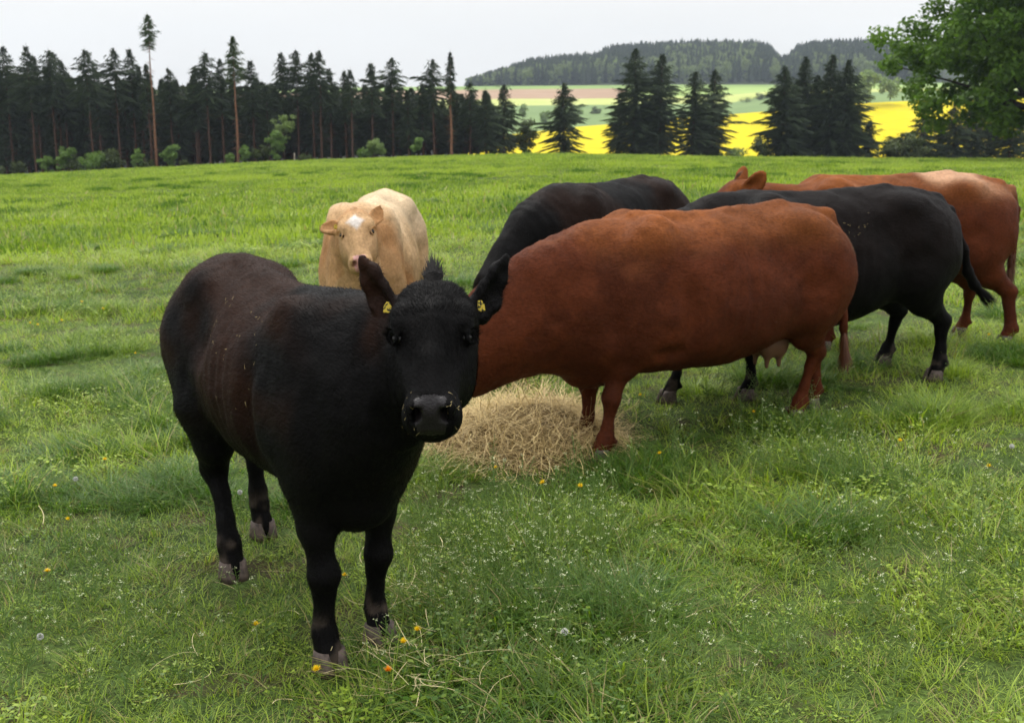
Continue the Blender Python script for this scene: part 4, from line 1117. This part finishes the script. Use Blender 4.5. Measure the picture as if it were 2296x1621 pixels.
def build_far_wood():
    rs = np.random.RandomState(8); var = []
    for k in range(4):
        V, F, c = spruce_geo(10, .05, 2.3, 700 + k, 1.0); sel = rs.rand(len(F)) < .42
        F2 = F[sel]; V2 = V[F2.ravel()]; ctr = V2.reshape(-1, 3, 3).mean(1, keepdims=True); V2 = ((V2.reshape(-1, 3, 3) - ctr)*1.9 + ctr).reshape(-1, 3)
        var.append((V2, np.arange(len(V2)).reshape(-1, 3), 0, c[F2.ravel()]))
    LV, LF, c = leaf_cloud(np.random.RandomState(3).normal(0, 1, (22, 3))*np.array([1.5, 1.5, 2]) + [0, 0, 5.5], np.full(22, 1.4), 420, 1.0, 4)
    tri = np.concatenate([LF[:, [0, 1, 2]], LF[:, [0, 2, 3]]]); var.append((LV, tri, 0, c))
    P = []; pk = []; sc = []; ti = []
    while len(P) < 7500:
        px = rs.uniform(1050, 2080); y = 940 + 400*rs.rand()**.9; x = at(px, y)
        z = float(hill_z(np.array([x]), np.array([y]))[0])
        h = rs.uniform(13, 21)
        if y > 1180: h *= .9
        h *= float(np.interp(px, [1045, 1200], [.40, 1]))
        dec = (rs.rand() < (.30 if (y < 1000 or 1480 < px < 1680) else .05))
        P.append((x, y, z - .5)); pk.append(4 if dec else rs.randint(4)); wv = rs.uniform(1.0, 1.35)
        sc.append((wv, wv, h/10)); ti.append(.65 + .3*rs.rand() if dec else .02 + .16*rs.rand())
    n = len(P); rot = np.zeros((n, 3)); rot[:, 2] = rs.rand(n)*6.28
    scatter('far_wood', var, P, rot, np.array(sc), np.array(pk), np.array(ti), [M_FARTREE], label='dark conifer wood covering the far hill behind the fields', cat='forest')

# ------------------------------------------------------------------ grass
def tuft(n, rad, h0, h1, w, seed, bend=.5, spread=.5, dry=.06, seg=2):
    rs = np.random.RandomState(seed)
    a = rs.rand(n)*6.283; r = rad*np.sqrt(rs.rand(n)); P = np.stack([r*np.cos(a), r*np.sin(a), np.full(n, -.012)], 1)
    out = np.stack([np.cos(a + rs.normal(0, .9, n)), np.sin(a + rs.normal(0, .9, n)), np.zeros(n)], 1)
    D = unit_rows(np.array([0, 0, 1.0]) + out*(rs.rand(n)*spread)[:, None])
    ln = h0 + (h1 - h0)*rs.rand(n)**1.4
    Nn = unit_rows(out + np.array([0, 0, -.35]))
    V, T = strands(P, D, Nn, ln, w*(.6 + .8*rs.rand(n))[:, None], rs, bend=bend*1.0, seg=seg)
    m = 2*(seg + 1) if seg > 1 else 3; c = np.zeros((n, m, 3)); c[:, :, 0] = rs.rand(n)[:, None]; c[:, :, 1] = (rs.rand(n) < dry)[:, None]*(.5 + .5*rs.rand(n))[:, None]
    return V, T, 0, c.reshape(-1, 3)
def broad_tuft(n, rad, seed):
    """clover and dandelion leaves: small ovals held low"""
    rs = np.random.RandomState(seed); V = []; c = []
    for i in range(n):
        a = rs.rand()*6.283; r = rad*math.sqrt(rs.rand()); z = rs.uniform(.015, .06); p = np.array((r*math.cos(a), r*math.sin(a), z)); s = rs.uniform(.004, .009)
        t = rs.rand()*6.28; u = np.array((math.cos(t), math.sin(t), rs.uniform(-.3, .3))); v = np.array((-math.sin(t), math.cos(t), rs.uniform(-.3, .3)))
        V += [p - u*s, p + v*s*.7, p + u*s*1.3, p - v*s*.7]; q = rs.rand(); c += [(q, 0, 0)]*4
    V = np.array(V); F = np.arange(len(V)).reshape(-1, 4); return V, np.concatenate([F[:, [0, 1, 2]], F[:, [0, 2, 3]]]), 0, np.array(c)

def tint_field(x, y):
    P = np.stack([x, y, np.zeros_like(x)], 1)
    return vnoise(P, .45, 41)*.5 + vnoise(P, 1.6, 42)*.3 + vnoise(P, .12, 43)*.2
def tussocks(rs):
    T = []
    for _ in range(420):
        y = 5.0*(110/5.0)**rs.rand(); x = (rs.rand()*2 - 1)*(.47*y + .5); T.append((x, y, rs.uniform(.08, .25)*(1 + y*.014)))
    # the ones the photograph shows
    for px, py, r in ((245, 790, .34), (40, 1110, .30), (560, 480, .35), (520, 500, .4), (415, 530, .4), (985, 455, .45), (1100, 520, .4), (250, 700, .25), (1190, 560, .3), (870, 480, .4), (1350, 1380, .3), (1250, 1190, .3), (1840, 1190, .25)):
        g = ground(px, py); T.append((g[0], g[1], r))
    return np.array(T)
def build_grass():
    rs = np.random.RandomState(77)
    var = [tuft(27, .085, .025, .085, .0027, 1, .9, 1.1), tuft(27, .085, .03, .10, .0025, 2, 1.1, .9), tuft(27, .09, .025, .075, .0030, 3, .6, 1.5, .22), tuft(24, .08, .05, .15, .0022, 4, .8, .7),
           tuft(54, .10, .08, .20, .0029, 5, .9, .6, .03), tuft(50, .11, .07, .18, .0031, 6, 1.0, .8, .03), broad_tuft(46, .09, 7),
           tuft(90, .45, .025, .075, .008, 8, .6, 1.2, .04, 1), tuft(90, .45, .03, .10, .009, 9, .6, 1.2, .04, 1), tuft(70, .36, .07, .17, .010, 10, .6, .9, .0, 1)]
    X = []; Y = []; K = []; S = []; Tn = []
    def band(y0, y1, dens, kinds, pr, s0, s1):
        area = .47*(y1*y1 - y0*y0) + 1.0*(y1 - y0); n = int(area*dens)
        y = np.sqrt(y0*y0 + (y1*y1 - y0*y0)*rs.rand(n)); x = (rs.rand(n)*2 - 1)*(.47*y + .5)
        k = rs.choice(kinds, n, p=pr); s = rs.uniform(s0, s1, n)
        t = tint_field(x, y)
        # lusher and barer places
        s = s*(.75 + .65*smooth01(vnoise(np.stack([x, y, x*0], 1), 1.1, 51), .3, .75))
        X.append(x); Y.append(y); K.append(k); S.append(s); Tn.append(t + rs.normal(0, .09, n))
    band(2.4, 5, 260, [0, 1, 2, 3, 6], [.32, .27, .27, .09, .05], .7, 1.1)
    band(2.4, 9, 185, [0, 1, 2, 3, 6], [.30, .26, .24, .14, .06], .75, 1.25)
    band(9, 16, 85, [0, 1, 2, 3, 6], [.25, .25, .22, .23, .05], 1.0, 1.5)
    band(16, 30, 34, [0, 1, 3, 7], [.25, .25, .2, .3], 1.1, 1.8)
    band(30, 60, 6.5, [7, 8], [.6, .4], .9, 1.3)
    band(60, 131, 3.2, [7, 8], [.5, .5], 1.1, 1.7)
    T = tussocks(rs)
    for x, y, r in T:
        far = y > 26
        n = int((9 if far else 34)*(r/.3)**1.5*(1.0 if not far else 1.2)) + 3
        a = rs.rand(n)*6.283; q = r*np.sqrt(rs.rand(n))*rs.uniform(.7, 1.0)
        X.append(x + q*np.cos(a)*1.25); Y.append(y + q*np.sin(a)); K.append(np.full(n, 9) if far else rs.choice([4, 5], n)); S.append(rs.uniform(.75, 1.15, n)*(1.0 if far else np.clip(1.15 - q/r*.45, .5, 1.2))); Tn.append(np.full(n, (rs.uniform(-.25, .12) if rs.rand() < .55 or y > 14 else rs.uniform(.25, .5))) + rs.normal(0, .04, n))
    X = np.concatenate(X); Y = np.concatenate(Y); K = np.concatenate(K); S = np.concatenate(S); Tn = np.concatenate(Tn)
    P = np.stack([X, Y, terrain(X, Y)], 1); n = len(X)
    rot = np.stack([rs.normal(0, .10, n), rs.normal(0, .10, n), rs.rand(n)*6.283], 1); scl = np.stack([S, S, S*rs.uniform(.8, 1.2, n)], 1)
    bare = smooth01(vnoise(P*np.array([1, 1, 0]), 1.9, 88), .70, .80)*(P[:, 1] < 12)
    scl *= (1 - .62*bare)[:, None]
    near = (P[:, 0] + .05)**2 + (P[:, 1] - .0)**2 > 2.2**2
    # trodden short round the hay
    hay = ((P[:, 0] - .13)/.62)**2 + ((P[:, 1] - 5.95)/.55)**2 < 1
    scl[hay] *= .5
    m = leaf_material('grass_blades', (.066, .146, .014), (.355, .455, .050), .40, .40, .75, True, .35)
    scatter('grass', var, P[near], rot[near], scl[near], K[near], np.clip(Tn[near]*1.5 - .54, -.5, .6), [m], label='short meadow grass with darker tussocks', cat='grass')
    return T

# ------------------------------------------------------------------ small meadow flowers
def build_flowers():
    rs = np.random.RandomState(31)
    stem = leaf_material('weed_stems', (.09, .17, .04), (.20, .27, .09), .3, .5, .3, True); petal = mat('white_petals', (.44, .47, .27), .6, .2)[0]
    var = []
    for k in range(5):
        Vs = []; Fs = []; mi = []; o = 0; h = rs.uniform(.17, .30); lean = rs.normal(0, .22, 2)
        def quad(a, b, w, m_):
            nonlocal o
            a = np.array(a); b = np.array(b); d = b - a
            for ax_ in ((1, 0, 0), (0, 1, 0)):
                s = np.cross(d, ax_); s = s/(np.linalg.norm(s) + 1e-9)*w
                Vs.extend([a - s, a + s, b + s, b - s]); Fs.extend([(o, o+1, o+2), (o, o+2, o+3)]); mi.extend([m_]*2); o += 4
        def pt(t): return np.array((lean[0]*h*t*t, lean[1]*h*t*t, h*t))
        for j in range(5): quad(pt(j/5), pt((j+1)/5), .0011, 0)
        br = [1.0] + ([.72] if k % 2 else []) + ([.6, .82] if k == 4 else [])
        heads = [pt(1)]
        for b_ in br[1:]:
            a = rs.rand()*6.28; q = pt(b_*.8) + np.array((math.cos(a)*.05, math.sin(a)*.05, .07)); quad(pt(b_*.7), q, .0008, 0); heads.append(q)
        for j in range(13):   # seed pods along the stem
            t = .35 + .6*j/13; a = rs.rand()*6.28; p = pt(t); q = p + np.array((math.cos(a)*.014, math.sin(a)*.014, .006)); quad(p, q, .0006, 0); quad(q, q + (q - p)*.3, .0022, 0)
        for c in heads:       # flat cluster of tiny white flowers
            for j in range(8):
                a = rs.rand()*6.28; r = .010*math.sqrt(rs.rand()); p = c + np.array((math.cos(a)*r, math.sin(a)*r, rs.uniform(-.004, .004))); s = rs.uniform(.0010, .0017); t = rs.rand()*3
                u = np.array((math.cos(t), math.sin(t), rs.uniform(-.5, .5)))*s; v = np.array((-math.sin(t), math.cos(t), rs.uniform(-.5, .5)))*s
                Vs.extend([p - u - v, p + u - v, p + u + v, p - u + v]); Fs.extend([(o, o+1, o+2), (o, o+2, o+3)]); mi.extend([1]*2); o += 4
        for j in range(4):    # narrow leaves
            a = rs.rand()*6.28; p = pt(.06 + .05*j); quad(p, p + np.array((math.cos(a)*.035, math.sin(a)*.035, .02)), .003, 0)
        var.append((np.array(Vs), np.array(Fs), np.array(mi), np.array([[.5, 0, 0]])))
    P = []
    def region(n, x0, x1, y0, y1):
        c = 0
        while c < n:
            px = rs.uniform(x0, x1); py = rs.uniform(y0, y1); g = ground(px, py)
            if g is None: continue
            if vnoise(np.array([[g[0], g[1], 0.]]), 1.3, 61)[0] < rs.uniform(.2, .62): continue
            P.append(g); c += 1
    region(280, 920, 2296, 1060, 1480); region(170, 900, 1500, 1150, 1400); region(190, 1400, 2296, 860, 1120); region(60, 0, 330, 1230, 1621); region(120, 0, 420, 640, 1000); region(80, 1000, 2296, 1450, 1621); region(45, 300, 900, 1100, 1621); region(160, 0, 2296, 560, 700)
    P = np.array(P); n = len(P); s = rs.uniform(.65, 1.15, n)
    rot = np.stack([rs.normal(0, .14, n), rs.normal(0, .14, n), rs.rand(n)*6.28], 1)
    scatter('wildflowers', var, P, rot, np.stack([s, s, s], 1), rs.randint(0, 5, n), rs.rand(n)*.7, [stem, petal], label='thin stemmed weeds with tiny white flower heads in the grass', cat='wildflowers')

def build_dandelions():
    rs = np.random.RandomState(90)
    M_Y = mat('dandelion_yellow', (.92, .66, .012), .6, .2)[0]; M_O = mat('hawkbit_orange', (.85, .33, .01), .6, .2)[0]; M_S = mat('flower_stem', (.16, .22, .06), .5, .3)[0]; M_W = mat('seed_fluff', (.62, .62, .58), .8, .1)[0]
    L_ = [(724, 1542, 0, 'largest yellow dandelion, in the grass just below the front hoof of the foreground cow'), (943, 1463, 0, 'yellow dandelion right of the front hooves beside the loose straw'),
      (586, 1470, 0, 'small dandelion left of the front hoof of the foreground cow'), (125, 1138, 0, 'bright dandelion near the left edge, higher one of two close together'), (145, 1213, 0, 'dandelion near the left edge, lower one of two close together'),
      (1232, 1119, 0, 'dandelion in the open grass below the hay pile'), (1300, 1132, 0, 'tiny dandelion right of the one below the hay pile'), (1690, 957, 0, 'dandelion in the shade between the legs of the front red-brown cow and its hind hooves'),
      (1490, 1048, 0, 'dandelion right of the front hooves of the front red-brown cow'), (4, 1068, 0, 'dandelion cut by the left edge of the picture'), (237, 1072, 0, 'small dandelion left of the hind legs of the foreground cow'),
      (70, 740, 0, 'leftmost of the dandelions dotted in the middle of the left meadow'), (85, 748, 0, 'dandelion just right of the leftmost one in the middle meadow'), (140, 741, 0, 'dandelion left of the black rump in the middle meadow'),
      (185, 692, 0, 'far dandelion up the meadow left of the black rump'), (228, 708, 0, 'far dandelion nearest to the black rump'), (863, 1555, 1, 'orange flower below the loose straw near the bottom edge'),
      (773, 1330, 0, 'dandelion between the two front legs of the foreground cow'), (917, 1520, 0, 'dandelion hidden among the straw stalks at the bottom'), (2005, 1023, 0, 'dandelion alone in the right hand grass'),
      (2220, 1092, 0, 'dandelion near the right edge of the picture'), (2218, 783, 0, 'dandelion under the belly of the farthest red-brown cow'), (2330, 700, 0, 'dandelion beyond the right hand cows'),
      (106, 1325, 0, 'dandelion low on the left, away from the close two'), (297, 818, 0, 'dandelion by the grass tussock left of the black flank'), (1432, 915, 0, 'dandelion in the shade under the belly of the front red-brown cow'), (1122, 1086, 0, 'small dandelion at the lower left corner of the hay')]
    for px, py, ora, lab in L_:
        if px > 2296: continue
        g = ground(px, py + 10); g[2] = tz(g[0], g[1]); h = rs.uniform(.09, .13); r = rs.uniform(.014, .019)*(1.25 if py > 1500 else 1)
        root = empty('dandelion', tuple(g), rs.uniform(0, 6), label=lab, cat='flower', group='yellow flowers dotted in the grass'); root.rotation_euler[0] = rs.uniform(.0, .35)
        v, f = trunk_geo([(0, 0, -.02), (.003, 0, h*.5), (0, 0, h)], [.002, .0018, .0018], 5); mesh_obj('stem', v, f, M_S, root)
        n = 90; a = rs.rand(n)*6.283; el = rs.rand(n)**.7*1.25
        D = np.stack([np.cos(a)*np.sin(el), np.sin(a)*np.sin(el), np.cos(el)], 1); Pp = np.tile([0, 0, h], (n, 1)).astype(float)
        V, T = strands(Pp, D, unit_rows(np.cross(D, np.stack([-np.sin(a), np.cos(a), 0*a], 1)) + 1e-6), r*(.75 + .35*rs.rand(n)), .0016, rs, bend=.1, seg=1)
        mesh_obj('flower_head', V, T, M_O if ora else M_Y, root, smooth=False)
    for px, py, lab in ((95, 1470, 'white dandelion seed head at the lower left of the picture'), (1265, 1478, 'white seed head in the grass near the bottom middle'), (173, 1102, 'white seed head at the left, level with the foreground belly'), (2264, 1037, 'pale seed head at the right edge of the grass'), (540, 1135, 'pale seed head between the hind legs of the foreground cow')):
        g = ground(px, py + 14); g[2] = tz(g[0], g[1]); h = rs.uniform(.09, .12)
        root = empty('dandelion_clock', tuple(g), 0, label=lab, cat='flower', group='dandelion seed heads')
        v, f = trunk_geo([(0, 0, -.02), (.004, 0, h*.5), (0, 0, h)], [.002, .0018, .0018], 5); mesh_obj('stem', v, f, M_S, root)
        n = 200; D = unit_rows(rs.normal(0, 1, (n, 3))); Nq = unit_rows(np.cross(D, rs.normal(0, 1, (n, 3))))
        V, T = strands(np.tile([0, 0, h], (n, 1)) + D*.012, -D, Nq, .012, .0016, rs, seg=1)
        mesh_obj('seed_head', V, T, M_W, root, smooth=False)

# ------------------------------------------------------------------ hay
def straw_mat(name, a, b_):
    m, nt, b = mat(name, rough=.55, spec=.3); at_ = nt.nodes.new('ShaderNodeAttribute'); at_.attribute_name = 'Col'
    s = nt.nodes.new('ShaderNodeSeparateColor'); nt.links.new(at_.outputs['Color'], s.inputs[0]); nt.links.new(mixc(nt, s.outputs[0], a, b_), b.inputs['Base Color']); return m
def curved_stalks(P, yaw, pitch, ln, w, rs, curl=1.5, seg=5):
    """arched stalks walking over the surface: P roots, returns verts/tris"""
    n = len(P); rows = []; q = P.copy(); yw = yaw.copy(); pt_ = pitch.copy(); k = rs.normal(0, curl, n); kp = rs.normal(-.6, .7, n)
    for i in range(seg + 1):
        D = np.stack([np.cos(yw)*np.cos(pt_), np.sin(yw)*np.cos(pt_), np.sin(pt_)], 1)
        S = unit_rows(np.cross(D, np.array([0, 0, 1.0]) + rs.normal(0, .25, (n, 3))*(i == 0)))*w[:, None]
        rows += [q - S, q + S]; q = q + D*(ln/seg)[:, None]; yw = yw + k*ln/seg*3; pt_ = pt_ + kp*ln/seg*3
    V = np.stack(rows, 1); m = 2*(seg + 1); base = np.arange(n)[:, None]*m; T = []
    for i in range(seg):
        T.append(np.concatenate([base+2*i, base+2*i+1, base+2*i+3], 1)); T.append(np.concatenate([base+2*i, base+2*i+3, base+2*i+2], 1))
    return V.reshape(-1, 3), np.concatenate(T), m
def build_hay():
    rs = np.random.RandomState(15); hx, hy, rx, ry, hh = .05, 5.98, .52, .54, .18
    m = straw_mat('dry_hay', (.28, .195, .075), (.70, .53, .23)); md = mat('hay_core', (.16, .11, .05), .9, .1)[0]
    root = empty('hay_pile', (hx, hy, tz(hx, hy)), 0, label='loose pile of dry hay between the cows, heads lowered to it', cat='hay')
    def hz(x, y):
        r = np.sqrt((x/rx)**2 + (y/ry)**2); P = np.stack([x, y, x*0], 1)
        return hh*np.clip(1 - r**1.7, 0, 1)**.8*(.75 + .5*vnoise(P, 5, 71)) + (vnoise(P, 14, 72) - .5)*.04*(r < 1)
    g = np.linspace(-1, 1, 60); GX, GY = np.meshgrid(g*rx, g*ry); z = hz(GX.ravel(), GY.ravel()) - .015
    z = np.where((GX.ravel()/rx)**2 + (GY.ravel()/ry)**2 > .97, -.05, z)
    V = np.stack([GX.ravel(), GY.ravel(), z + terrain(GX.ravel() + hx, GY.ravel() + hy) - tz(hx, hy)], 1)
    F = np.array([(j*60+i, j*60+i+1, (j+1)*60+i+1, (j+1)*60+i) for j in range(59) for i in range(59)]); mesh_obj('hay_heap', V, F, md, root)
    n = 6500; a = rs.rand(n)*6.283; r = np.sqrt(rs.rand(n))*np.where(rs.rand(n) < .08, 1.2, 1.0); x = r*np.cos(a)*rx; y = r*np.sin(a)*ry
    P = np.stack([x, y, hz(x, y) + terrain(x + hx, y + hy) - tz(hx, hy) + rs.uniform(-.004, .02, n)], 1)
    yaw = rs.rand(n)*6.283; pitch = rs.normal(.10, .30, n); ln = rs.uniform(.08, .30, n); wd = rs.uniform(.0007, .0017, n)
    V, T, mm = curved_stalks(P, yaw, pitch, ln, wd, rs); tn = terrain(V[:, 0] + hx, V[:, 1] + hy) - tz(hx, hy); V[:, 2] = np.maximum(V[:, 2], tn + .012)
    c = np.zeros((len(V), 3)); c[:, 0] = np.repeat(rs.rand(n), mm)
    o = mesh_obj('hay_stalks', V, T, m, root, col=c, smooth=False)
    # loose straw strewn on the grass
    m2 = straw_mat('loose_straw', (.36, .30, .14), (.66, .56, .30)); P = []
    for cx, cy, sx, sy, k in ((880, 1480, 50, 30, 22), (960, 1555, 70, 40, 24), (930, 1330, 60, 70, 14), (1100, 1060, 110, 16, 60), (1380, 930, 30, 40, 30), (520, 1320, 220, 120, 10), (1250, 1400, 300, 120, 8), (640, 1530, 160, 60, 6), (1000, 1230, 60, 70, 10)):
        for _ in range(k):
            px, py = rs.normal(cx, sx), rs.normal(cy, sy); gq = ground(px, min(max(py, 700), 1700))
            if gq is not None: P.append((gq[0], gq[1], gq[2] + rs.uniform(.03, .075)))
    P = np.array(P); n = len(P); V, T, mm = curved_stalks(P, rs.rand(n)*6.28, rs.normal(.1, .2, n), rs.uniform(.08, .26, n), rs.uniform(.0008, .0013, n), rs, curl=2.5, seg=6)
    V[:, 2] = np.maximum(V[:, 2], terrain(V[:, 0], V[:, 1]) + .02); c = np.zeros((len(V), 3)); c[:, 0] = np.repeat(rs.rand(n), mm)
    mesh_obj('loose_straw', V, T, m2, None, col=c, smooth=False, label='stray straw stalks strewn over the grass round the cows', cat='straw', kind='stuff')

def build_haze():
    m = bpy.data.materials.new('haze_air'); m.use_nodes = True; nt = m.node_tree; nt.nodes.clear()
    o = nt.nodes.new('ShaderNodeOutputMaterial'); v = nt.nodes.new('ShaderNodeVolumePrincipled'); v.inputs['Color'].default_value = (.74, .85, 1.0, 1); v.inputs['Density'].default_value = HAZE; v.inputs['Anisotropy'].default_value = .2
    nt.links.new(v.outputs[0], o.inputs['Volume'])
    x, y0, y1, z0, z1 = 1700, -30, 1700, -40, 110
    V = [(-x, y0, z0), (x, y0, z0), (x, y1, z0), (-x, y1, z0), (-x, y0, z1), (x, y0, z1), (x, y1, z1), (-x, y1, z1)]
    F = [(0, 3, 2, 1), (4, 5, 6, 7), (0, 1, 5, 4), (1, 2, 6, 5), (2, 3, 7, 6), (3, 0, 4, 7)]
    mesh_obj('haze', V, F, m, kind='stuff', smooth=False, label='pale haze over the far fields and hill', cat='haze')
HAZE = .00017

# ------------------------------------------------------------------ build everything
build_ground(); build_far(); build_forest(); build_broadleaves(); build_far_wood()
for key in COWS: build_cow(COWS[key])
build_hay(); build_grass(); build_flowers(); build_dandelions()
build_haze()
